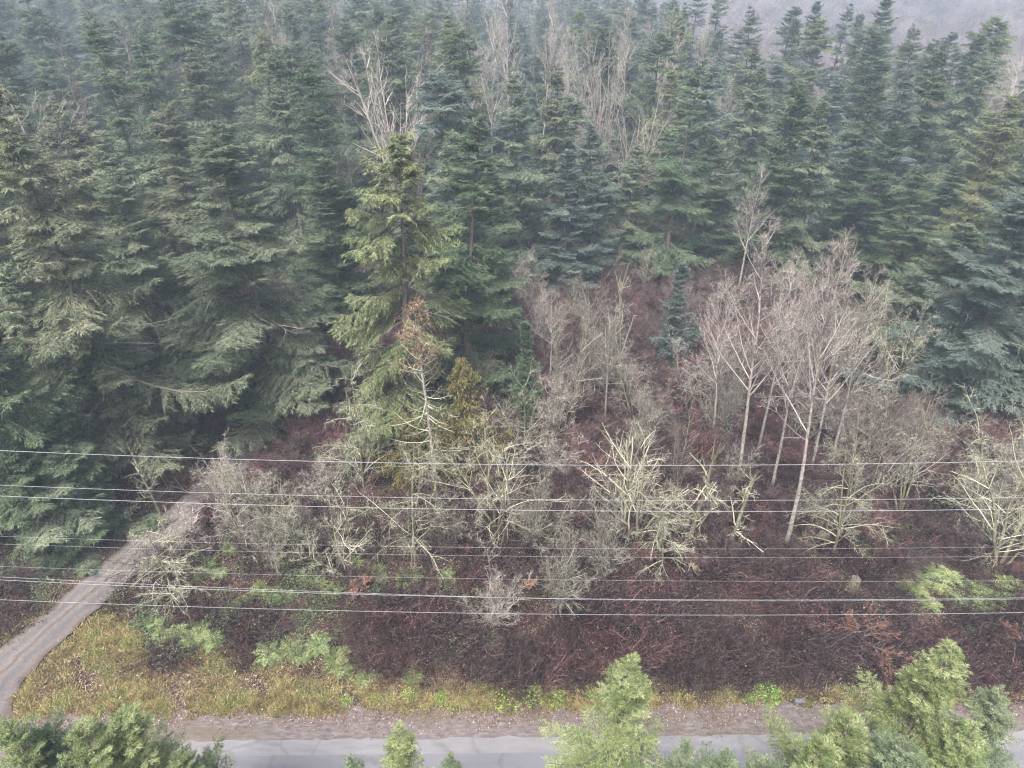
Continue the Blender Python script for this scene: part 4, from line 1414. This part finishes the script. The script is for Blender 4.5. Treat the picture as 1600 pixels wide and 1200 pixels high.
def bramble_proto(seed, R=1.25, n=120, hgt=.9, leaf=90):
    rng = np.random.default_rng(seed)
    g = Geo()
    a, rr = rng.uniform(0, 6.28, n), R * np.sqrt(rng.random(n))
    P = np.stack([rr * np.cos(a), rr * np.sin(a), np.full(n, -.05)], -1)
    D = np.stack([rng.normal(0, .55, n), rng.normal(0, .55, n), np.ones(n)], -1)
    L = hgt * rng.uniform(.6, 2.1, n)
    x, y = polylines(P, D, L, 5, .16, -.22, rng)
    tubes(g, x, y, rng.uniform(.009, .017, n), np.full(n, .006), 3, 0, rng.random(n))
    ci, cs, cp, cd = spawn(x, L, 2, .2, 1, 50, 20, rng)
    x2, d2 = polylines(cp, cd, L[ci] * .3, 2, .2, -.1, rng)
    tubes(g, x2, d2, np.full(len(ci), .008), np.full(len(ci), .005), 3, 0, rng.random(len(ci)))
    ci = rng.integers(0, n, leaf)
    p, d = sample(x, ci, rng.random(leaf))
    leaves(g, p, d + rng.normal(0, .8, (leaf, 3)), rng.normal(0, 1, (leaf, 3)) + [0, 0, 1], rng.uniform(.06, .15, leaf), .07, 1, rng.random(leaf))
    return g


n = 12000
Yb = 28.2 + 92 * rng.random(n) ** 1.25
Xb = rng.uniform(-1, 1, n) * (.78 * (Yb * CP + CAM_H * SP) + 4)
pb = np.stack([800 + FPX * Xb / (Yb * CP + CAM_H * SP), 600 - FPX * (Yb * SP - CAM_H * CP) / (Yb * CP + CAM_H * SP)], -1)
GU = [0, 60, 150, 190, 215, 250, 290, 320, 430, 520, 640, 760, 900, 1100, 1350, 1600]
GV = [985, 965, 952, 960, 1000, 1050, 1035, 1022, 1038, 1056, 1070, 1074, 1074, 1076, 1076, 1072]       # the verge grass begins below this row
fern_xy = np.array([ground(*q) for q in FERNS])
fd = np.hypot(Xb[:, None] - fern_xy[:, 0], Yb[:, None] - fern_xy[:, 1]).min(1)
ok = (fd > 1.1) & (drive_dist(Xb, Yb) > 2.4) & (pb[:, 1] < np.interp(pb[:, 0], GU, GV) + rng.normal(0, 7, n))
Xb, Yb = Xb[ok], Yb[ok]
hollow = np.sin(Xb * .8 + 3 + np.sin(Yb * .6)) * np.sin(Yb * .9 + Xb * .25) + .5 * np.sin(Xb * 1.9 - Yb * 1.3)
thin = rng.random(len(Xb)) < np.where(Yb < 60, 1, .6) * np.where(hollow < -.55, .3, 1)
Xb, Yb = Xb[thin], Yb[thin]
stuff('bramble_thicket', [bramble_proto(401), bramble_proto(402, hgt=.7), bramble_proto(403, hgt=1.15, n=120), bramble_proto(404, hgt=.5, leaf=260)],
      np.stack([Xb, Yb, gz(Xb, Yb)], -1), yaw(len(Xb), rng), rng.uniform(.35, 1.15, len(Xb)) * (1 + .45 * np.sin(Xb * .45 + 1) * np.sin(Yb * .52)), rng.integers(0, 4, len(Xb)), [CANE, DEADLEAF],
      'wine brown leafless bramble thicket covering the clearing', 'brambles')


# waist to head high leafless brush across the clearing and below the firs
bp_ = []
for k in range(4):
    tg, cg = bare_tree(501 + k, 3, 'shrub')
    g = Geo()
    for q in (tg, cg):
        v, t, f4, f3, m = q.arrays()
        g.add(v, f4, 0, t)
    bp_.append(g)
n = 5600
Yq = 36 + 70 * rng.random(n)
Xq = rng.uniform(-1, 1, n) * (.78 * (Yq * CP + CAM_H * SP) + 3)
uq = 800 + FPX * Xq / (Yq * CP + CAM_H * SP)
vq = 600 - FPX * (Yq * SP - CAM_H * CP) / (Yq * CP + CAM_H * SP)
dens = np.interp(vq, [400, 560, 650, 850, 930], [.9, .8, .4, .2, .06])
ok = (drive_dist(Xq, Yq) > 3.0) & (rng.random(n) < dens)
Xq, Yq = Xq[ok], Yq[ok]
stuff('leafless_brush', bp_, np.stack([Xq, Yq, gz(Xq, Yq)], -1), yaw(len(Xq), rng), rng.uniform(.45, 1.2, len(Xq)), rng.integers(0, 4, len(Xq)),
      [foliage('brush_twig', [(0, (.030, .022, .022)), (.5, (.062, .047, .047)), (1, (.125, .102, .098))], transl=0, vary=.3, patch=BRUSH_PATCH)],
      'purplish brown leafless brush standing above the brambles', 'brush')


def litter_proto(seed, n=140, R=1.2, sz=.085):
    rng = np.random.default_rng(seed)
    g = Geo()
    p = np.stack([rng.uniform(-R, R, n), rng.uniform(-R, R, n), rng.uniform(.0, .05, n)], -1)
    leaves(g, p, np.stack([rng.normal(0, 1, n), rng.normal(0, 1, n), rng.normal(0, .2, n)], -1), rng.normal(0, .35, (n, 3)) + [0, 0, 1],
           rng.uniform(.5, 1.4, n) * sz, sz * .8, 0, rng.random(n))
    return g


n = 5200
Yl = 26.3 + 70 * rng.random(n) ** 1.5
Xl = rng.uniform(-1, 1, n) * (.78 * (Yl * CP + CAM_H * SP) + 2)
ok = (drive_dist(Xl, Yl) > 1.9) & (Yl > road_far(Xl) + 1.0 + rng.random(n) - 2.2 * (rng.random(n) < .06))
Xl, Yl = Xl[ok], Yl[ok]
stuff('leaf_litter', [litter_proto(411), litter_proto(412, 90), litter_proto(413, 60, sz=.12)], np.stack([Xl, Yl, gz(Xl, Yl) + .03], -1),
      yaw(len(Xl), rng, .03), rng.uniform(.7, 1.2, len(Xl)), rng.integers(0, 3, len(Xl)), [DEADLEAF],
      'fallen brown leaves lying over the ground and shoulder', 'leaves')


def grass_proto(seed, n=150, R=.5, h=.26):
    rng = np.random.default_rng(seed)
    g = Geo()
    a, rr = rng.uniform(0, 6.28, n), R * np.sqrt(rng.random(n))
    p = np.stack([rr * np.cos(a), rr * np.sin(a), np.full(n, -.02)], -1)
    d = np.stack([rng.normal(0, .9, n), rng.normal(0, .9, n), np.ones(n)], -1)
    base = rng.random()
    leaves(g, p, d, rng.normal(0, 1, (n, 3)), h * rng.uniform(.5, 1.4, n), rng.uniform(.025, .055, n), 0, np.clip(base * .5 + .6 * rng.random(n), 0, 1), .35)
    return g


n = 26000
Yg = 25.8 + 16 * rng.random(n) ** 1.3
Xg = rng.uniform(-1, 1, n) * (.78 * (Yg * CP + CAM_H * SP) + 3)
ug = 800 + FPX * Xg / (Yg * CP + CAM_H * SP)
vg = 600 - FPX * (Yg * SP - CAM_H * CP) / (Yg * CP + CAM_H * SP)
patch = np.sin(Xg * .9 + 1) * np.sin(Yg * 1.1 + Xg * .3) + .6 * np.sin(Xg * 2.3 + Yg * 1.7)
lim = np.interp(ug, GU, GV)
ok = (vg > lim - 6 + rng.normal(0, 8, n)) & (Yg > road_far(Xg) + 1.75 + .25 * patch + .25 * rng.random(n)) & (drive_dist(Xg, Yg) > 1.75 + .3 * rng.random(n))
ok |= (ug < 60) & (vg > 955) & (drive_dist(Xg, Yg) > 1.9) & (Yg > road_far(Xg) + 1.9)
ok &= (patch > -.45 + rng.normal(0, .35, n))
ok &= ~((ug > 1020) & (rng.random(n) < .55))
Xg, Yg = Xg[ok], Yg[ok]
stuff('verge_grass', [grass_proto(421), grass_proto(422, h=.21), grass_proto(423, h=.34, n=100), grass_proto(424, h=.17)], np.stack([Xg, Yg, gz(Xg, Yg)], -1),
      yaw(len(Xg), rng, .1), rng.uniform(.5, 1.1, len(Xg)), rng.integers(0, 4, len(Xg)), [GRASS_DRY], 'yellowing grass on the roadside verge and bank', 'grass')


def leafy_proto(seed, n, R, h, ln, wd):
    """low broad-leaved cover"""
    rng = np.random.default_rng(seed)
    g = Geo()
    a, rr = rng.uniform(0, 6.28, n), R * np.sqrt(rng.random(n))
    p = np.stack([rr * np.cos(a), rr * np.sin(a), h * rng.random(n) * (1.1 - (rr / R) ** 2)], -1)
    leaves(g, p, np.stack([rng.normal(0, 1, n), rng.normal(0, 1, n), rng.normal(.2, .4, n)], -1), rng.normal(0, .5, (n, 3)) + [0, 0, 1],
           ln * rng.uniform(.6, 1.3, n), wd, 0, rng.random(n))
    k = 14
    a = rng.uniform(0, 6.28, k)
    x, y = polylines(np.zeros((k, 3)), np.stack([np.cos(a), np.sin(a), np.full(k, .8)], -1), np.full(k, R * .9), 4, .1, -.1, rng)
    tubes(g, x, y, np.full(k, .012), np.full(k, .006), 3, 1, .5)
    return g


# evergreen undergrowth below the firs and among the brambles
n = 5200
Yu = 30 + 95 * rng.random(n)
Xu = rng.uniform(-1, 1, n) * (.78 * (Yu * CP + CAM_H * SP) + 3)
uu = 800 + FPX * Xu / (Yu * CP + CAM_H * SP)
vu = 600 - FPX * (Yu * SP - CAM_H * CP) / (Yu * CP + CAM_H * SP)
forest = vu < np.interp(uu, BU, BV) + 25 + 90 * (uu > 780) * (uu < 1420)
clump = np.sin(Xu * .37 + 2) * np.sin(Yu * .41) + .5 * np.sin(Xu * 1.1 + Yu * .7)
leftbank = (uu < 720) & (vu > 700)
ok = (drive_dist(Xu, Yu) > 2.6) & (vu < np.interp(uu, GU, GV)) & ((forest & (rng.random(n) < .6)) | (clump > .55) | (leftbank & (rng.random(n) < .6)) | ((uu > 1380) & (vu < 960) & (rng.random(n) < .5)))
ok &= (forest | leftbank | (rng.random(n) < .5))
Xu, Yu = Xu[ok], Yu[ok]
stuff('evergreen_undergrowth', [leafy_proto(431, 260, .9, .8, .13, .075), leafy_proto(432, 200, .8, .5, .15, .08), leafy_proto(433, 330, 1.0, 1.1, .12, .07)],
      np.stack([Xu, Yu, gz(Xu, Yu)], -1), yaw(len(Xu), rng), rng.uniform(.5, 1.2, len(Xu)), rng.integers(0, 3, len(Xu)), [GREENLEAF, TWIG],
      'low evergreen undergrowth between the trunks and brambles', 'undergrowth')

# fresh green weeds on the verge, one plant patch each
WEEDS = [(1200, 1086, 1.0, 'bright green leafy weed patch on the verge beside the dark pipe end'),
         (1172, 1092, .5, 'small bright weed tuft next to the larger bright patch'),
         (790, 1092, 1.1, None), (835, 1088, 1.0, None), (870, 1092, .8, None), (640, 1088, .7, None), (585, 1092, .5, None),
         (690, 1092, .6, None), (410, 985, 1.5, 'rounded dull green shrub on the bank above the grass'), (925, 1088, .6, None), (540, 1096, .5, None)]
wm = []
for k in range(3):
    wm.append(leafy_proto(441 + k, 420, .75, .45, .12, .075).mesh('weed_leaves', [WEED, TWIG]))
for k, (u, vv, s, lab) in enumerate(WEEDS):
    x, y = ground(u, vv)
    o = link('weed_patch', wm[k % 3], loc=(x, y, float(gz(x, y))))
    o.scale = (s * 1.25, s * 1.25, s)
    o.rotation_euler = (0, 0, k * 1.7)
    if u == 410:
        o.name = 'green_shrub'
        o.scale = (1.3, 1.3, 2.2)
        o.material_slots[0].link = 'OBJECT'
        o.material_slots[0].material = GREENLEAF
        tag(o, lab, 'shrub')
    else:
        tag(o, lab or 'fresh green weed clump in the yellow verge grass', 'weeds', None if lab else 'weed clumps along the verge')


def fern_geo(seed, n=17, L=.85):
    rng = np.random.default_rng(seed)
    g = Geo()
    a = np.arange(n) * 6.283 / n + rng.normal(0, .2, n)
    D = np.stack([np.cos(a), np.sin(a), rng.uniform(.7, 1.6, n)], -1)
    l = L * rng.uniform(.75, 1.2, n)
    x, y = polylines(np.zeros((n, 3)), D, l, 9, .04, -.19, rng)
    tubes(g, x, y, np.full(n, .010), np.full(n, .004), 3, 1, .5)
    m = 26
    idx = np.repeat(np.arange(n), m)
    s = np.tile(np.linspace(.12, .99, m // 2).repeat(2), n)
    p, d = sample(x, idx, s)
    sg = np.tile(np.array([1, -1]), n * m // 2)[:, None]
    side = unit(np.cross(d, [0, 0, 1.])) * sg
    ln = .20 * np.sin(np.clip(s * 1.05 + .12, 0, 1) * math.pi) ** .7 * rng.uniform(.85, 1.1, n * m) + .03
    leaves(g, p, side + d * .35 + [0, 0, -.12], np.array([0, 0, 1.]) + rng.normal(0, .12, (n * m, 3)), ln, .052, 0,
           np.clip(.5 * rng.random(n)[idx] + .45 * rng.random(n * m), 0, 1), .3)
    return g


fm = [fern_geo(451 + k).mesh('fern_fronds', [FERN, TWIG]) for k in range(4)]
for k, (u, vv) in enumerate(FERNS):
    x, y = ground(u, vv)
    o = link('sword_fern', fm[k % 4], loc=(x, y, float(gz(x, y)) + .12))
    s = random.uniform(1.0, 1.5)
    o.scale = (s, s, s)
    o.rotation_euler = (random.gauss(0, .1), random.gauss(0, .1), random.uniform(0, 6.28))
    if u > 1300:
        tag(o, 'green sword fern in the fern bank under the wide twisted lichen tree', 'fern', 'ferns of the fern bank')
    elif vv > 960:
        tag(o, 'sword fern at the edge of the yellow verge grass', 'fern', 'ferns along the verge')
    else:
        tag(o, 'sword fern among brambles beside the gravel drive', 'fern', 'ferns beside the drive')


# ------------------------------------------------------------------ dead boughs, stumps, pipe
def rusty_bough(u, vv, s, label, seed, name='dead_bough'):
    rng = np.random.default_rng(seed)
    x, y = ground(u, vv)
    e = tag(link(name, None, loc=(x, y, float(gz(x, y)) + .75)), label, 'branch')
    wg, ng = Geo(), Geo()
    n = 5
    a = rng.uniform(-.5, .5, n)
    P = np.zeros((n, 3))
    b, d = polylines(P, np.stack([np.cos(a), np.sin(a), rng.uniform(-.1, .35, n)], -1), s * rng.uniform(.7, 1.2, n), 6, .12, -.03, rng)
    tubes(wg, b, d, np.full(n, .03), np.full(n, .012), 4)
    ci, cs, cp, cd = spawn(b, np.full(n, s), 12, .15, 1, 48, 12, rng)
    b2, d2 = polylines(cp, cd * [1, 1, .6], np.full(len(ci), s * .28), 3, .12, -.04, rng)
    tubes(wg, b2, d2, np.full(len(ci), .012), np.full(len(ci), .006), 3)
    ci, cs, cp, cd = spawn(b2, np.full(len(b2), s), 26, .0, 1, 45, 16, rng)
    leaves(ng, cp, cd, unit(np.array([0, 0, 1.]) + rng.normal(0, .5, (len(ci), 3))), .13, .04, 0, rng.random(len(ci)))
    link('limb', wg.mesh('bough_limb', [TWIG]), e)
    link('needles', ng.mesh('bough_needles', [F_ORANGE]), e)
    return e


rusty_bough(1345, 1005, 2.6, 'rust orange dead conifer bough arched over the brambles', 1).rotation_euler = (0, 0, .45)
rusty_bough(1340, 1000, 1.4, 'short rust orange dead bough at the root end of the arched one', 2).rotation_euler = (0, 0, 2.2)
rusty_bough(1360, 1020, 2.2, 'reddish fallen bough slanting down from the arched orange one', 3).rotation_euler = (.1, .15, -.95)
rusty_bough(552, 945, 1.6, 'orange dead bough in the brambles below the slanting saplings', 4).rotation_euler = (0, -.3, 1.2)
rusty_bough(820, 930, .9, 'small orange dead bough beside the fuzzy grey shrub', 5).rotation_euler = (0, -.2, .9)
rusty_bough(1590, 1010, 1.2, 'orange dead bough in brambles behind the cool green far treetop', 6).rotation_euler = (0, -.2, 2.0)


def splintered_stump():
    rng = np.random.default_rng(9)
    x, y = ground(1098, 722)
    e = tag(link('splintered_stump', None, loc=(x, y, float(gz(x, y)))), 'splintered red brown stump with upright broken shards behind the pale snag', 'stump')
    red = noisy('split_red_wood', [(.3, (.07, .030, .020)), (.6, (.14, .065, .042)), (.8, (.21, .125, .085))], 6, stretch=(4, 4, .5), bump=.4)
    bg = Geo()
    b, d = polylines(np.array([[0., 0, -.2]]), np.array([[0., 0, 1.]]), np.array([1.1]), 4, .02, 0, rng)
    tubes(bg, b, d, [.75], [.6], 12)
    link('base', bg.mesh('stump_base', [BARK], True), e)
    for k in range(16):
        g = Geo()
        a = rng.uniform(0, 6.28)
        w, t, h = rng.uniform(.12, .26), rng.uniform(.05, .1), rng.uniform(1.0, 2.3)
        q = np.array([[-w, -t, 0], [w, -t, 0], [w, t, 0], [-w, t, 0], [-w * .5, -t * .5, h * .8], [w * .6, -t * .5, h * .9], [w * .3, t * .5, h], [-w * .4, t * .5, h * .85]])
        g.add(q, [[0, 1, 5, 4], [1, 2, 6, 5], [2, 3, 7, 6], [3, 0, 4, 7], [4, 5, 6, 7], [3, 2, 1, 0]])
        o = link('shard', g.mesh('shard', [red]), e, (.5 * math.cos(a), .5 * math.sin(a), .6))
        o.rotation_euler = (rng.normal(0, .16), .35 + rng.normal(0, .2), a + 1.57)


splintered_stump()


def cut_stump():
    x, y = ground(1333, 918)
    g = Geo()
    n = 14
    a = np.arange(n) * 2 * math.pi / n
    rngs = np.random.default_rng(3)
    wob = 1 + rngs.normal(0, .06, n)
    rings = [(.62, -.1), (.46, .15), (.38, .55), (.36, .95)]
    v = np.concatenate([np.stack([r * wob * np.cos(a), r * wob * np.sin(a), np.full(n, z) + (rngs.normal(0, .06, n) if z > .9 else 0)], -1) for r, z in rings])
    f = [[k * n + i, k * n + (i + 1) % n, (k + 1) * n + (i + 1) % n, (k + 1) * n + i] for k in range(3) for i in range(n)]
    e = tag(link('old_stump', None, loc=(x, y, float(gz(x, y)))), 'grey mossy old stump alone in the wine brown brambles', 'stump')
    g.add(v, f)
    link('trunk', g.mesh('stump_side', [BARK_MOSS], True), e)
    t = Geo()
    vt = np.concatenate([v[-n:] + [0, 0, .004], [[0, 0, .9]]])
    t.add(vt, [[i, (i + 1) % n, n] for i in range(n)])
    link('cut_face', t.mesh('stump_top', [noisy('weathered_cut_wood', [(.3, (.05, .044, .038)), (.7, (.11, .10, .088))], 7)]), e)


cut_stump()


def pipe_end():
    x, y = ground(1247, 1098)
    g = Geo()
    n, ro, ri, Lp = 20, .17, .145, .62
    a = np.arange(n) * 2 * math.pi / n
    m = 24
    V = []
    for k in range(m):
        r = ro + (.012 if k % 2 else 0)
        V.append(np.stack([np.full(n, -Lp / 2 + Lp * k / (m - 1)), r * np.cos(a), r * np.sin(a) + ro * .75], -1))
    for k in range(m - 1, -1, -1):
        V.append(np.stack([np.full(n, -Lp / 2 + Lp * k / (m - 1)), ri * np.cos(a), ri * np.sin(a) + ro * .75], -1))
    V = np.concatenate(V)
    f = [[k * n + i, k * n + (i + 1) % n, ((k + 1) % (2 * m)) * n + (i + 1) % n, ((k + 1) % (2 * m)) * n + i] for k in range(2 * m) for i in range(n)]
    g.add(V, f)
    o = link('culvert_pipe', g.mesh('culvert_pipe', [noisy('dull_dark_pipe', [(.3, (.05, .05, .055)), (.7, (.13, .13, .14))], 9, rough=.6)]), None, (x, y, float(gz(x, y)) + .05))
    o.rotation_euler = (0, 0, .08)
    tag(o, 'short dark ribbed culvert pipe end at the edge of the verge', 'pipe')


pipe_end()

# ------------------------------------------------------------------ overhead cables (one pole line along the far verge, poles outside the picture)
WIRE = plain('aluminium_cable', (.22, .225, .245), .55, .1)
WIRE_D = plain('weathered_cable', (.34, .34, .37), .6, .2)
YW = 28.6
CABLES = [
    # three pixels on the cable, radius, material, label
    ((0, 704), (800, 726), (1600, 720), .012, WIRE, 'topmost pale overhead cable of the pole line'),
    ((0, 758), (800, 780), (1600, 777), .0095, WIRE, 'second pale overhead cable, upper of the close pair'),
    ((0, 775), (800, 797), (1600, 795), .012, WIRE, 'third pale overhead cable, lower of the close pair'),
    ((0, 906), (800, 934), (1600, 934), .0105, WIRE, 'pale overhead cable with a thin lashed wire just under it'),
    ((0, 937), (800, 959), (1600, 957), .0105, WIRE, 'lowest pale overhead cable above the brambles'),
    ((0, 838), (800, 856), (1600, 854), .0034, WIRE_D, 'upper of the three hair thin overhead wires'),
    ((0, 850), (800, 869), (1600, 869), .0034, WIRE_D, 'middle of the three hair thin overhead wires'),
    ((0, 885), (800, 905), (1600, 907), .0034, WIRE_D, 'lowest of the three hair thin overhead wires'),
]


def cable(p3, r, mat, label, dz=0.0):
    q = [at_y(u, v_, YW + 0.0) for u, v_ in p3]
    co = np.polyfit([a for a, b in q], [b for a, b in q], 2)
    x = np.linspace(-62, 62, 90)
    pts = np.stack([x, np.full_like(x, YW), np.polyval(co, x) + dz], -1)[None]
    ds = unit(np.gradient(pts[0], axis=0))[None]
    g = Geo()
    tubes(g, pts, ds, [r], [r], 7)
    return tag(link('overhead_cable', g.mesh('overhead_cable', [mat], True)), label, 'cable'), co


coef = None
for (a, b, c, r, mt, lab) in CABLES:
    o, co = cable((a, b, c), r, mt, lab)
    if 'lashed' in lab:
        coef = co
# the slack strand beside the fourth cable: thin dark wire with pale sleeves, above the cable on the left, below it on the right
e = tag(link('sleeved_wire', None, loc=(0, YW, 0)), 'thin wire with pale sleeves that reads as a dashed line beside the fourth cable', 'cable')


def strand_z(x):
    return np.polyval(coef, x) + np.interp(x, [-62, -26, -10, 4, 30, 62], [.25, .17, .05, -.12, -.17, -.2])


x = np.linspace(-62, 62, 120)
pts = np.stack([x, np.full_like(x, .06), strand_z(x)], -1)[None]
g = Geo()
tubes(g, pts, unit(np.gradient(pts[0], axis=0))[None], [.005], [.005], 5)
link('strand', g.mesh('strand', [WIRE_D], True), e)
g = Geo()
xx = np.arange(-61, 61, .8)
a0 = np.stack([xx, np.full_like(xx, .06), strand_z(xx)], -1)
a1 = np.stack([xx + .48, np.full_like(xx, .06), strand_z(xx + .48)], -1)
pp = np.stack([a0, a1], 1)
dd_ = np.repeat(unit(a1 - a0)[:, None], 2, 1)
tubes(g, pp, dd_, np.full(len(xx), .010), np.full(len(xx), .010), 6)
tag(link('sleeves', g.mesh('sleeves', [WIRE], True), e), kind='stuff')

# ------------------------------------------------------------------ haze
hz = Geo()
x0, x1, y0, y1, z0, z1 = -1650, 1650, -300, 1750, -2.5, 62
hz.add([[x0, y0, z0], [x1, y0, z0], [x1, y1, z0], [x0, y1, z0], [x0, y0, z1], [x1, y0, z1], [x1, y1, z1], [x0, y1, z1]],
       [[3, 2, 1, 0], [4, 5, 6, 7], [0, 1, 5, 4], [1, 2, 6, 5], [2, 3, 7, 6], [3, 0, 4, 7]])
hm, hn, hl, ho = nmat('haze_air')
pv = hn.new('ShaderNodeVolumePrincipled')
pv.inputs['Color'].default_value = (.70, .85, 1.0, 1)
pv.inputs['Density'].default_value = .00078
pv.inputs['Anisotropy'].default_value = .2
hl.new(pv.outputs[0], ho.inputs['Volume'])
tag(link('haze', hz.mesh('haze', [hm])), 'pale blue haze hanging over the forest', 'haze', kind='stuff')
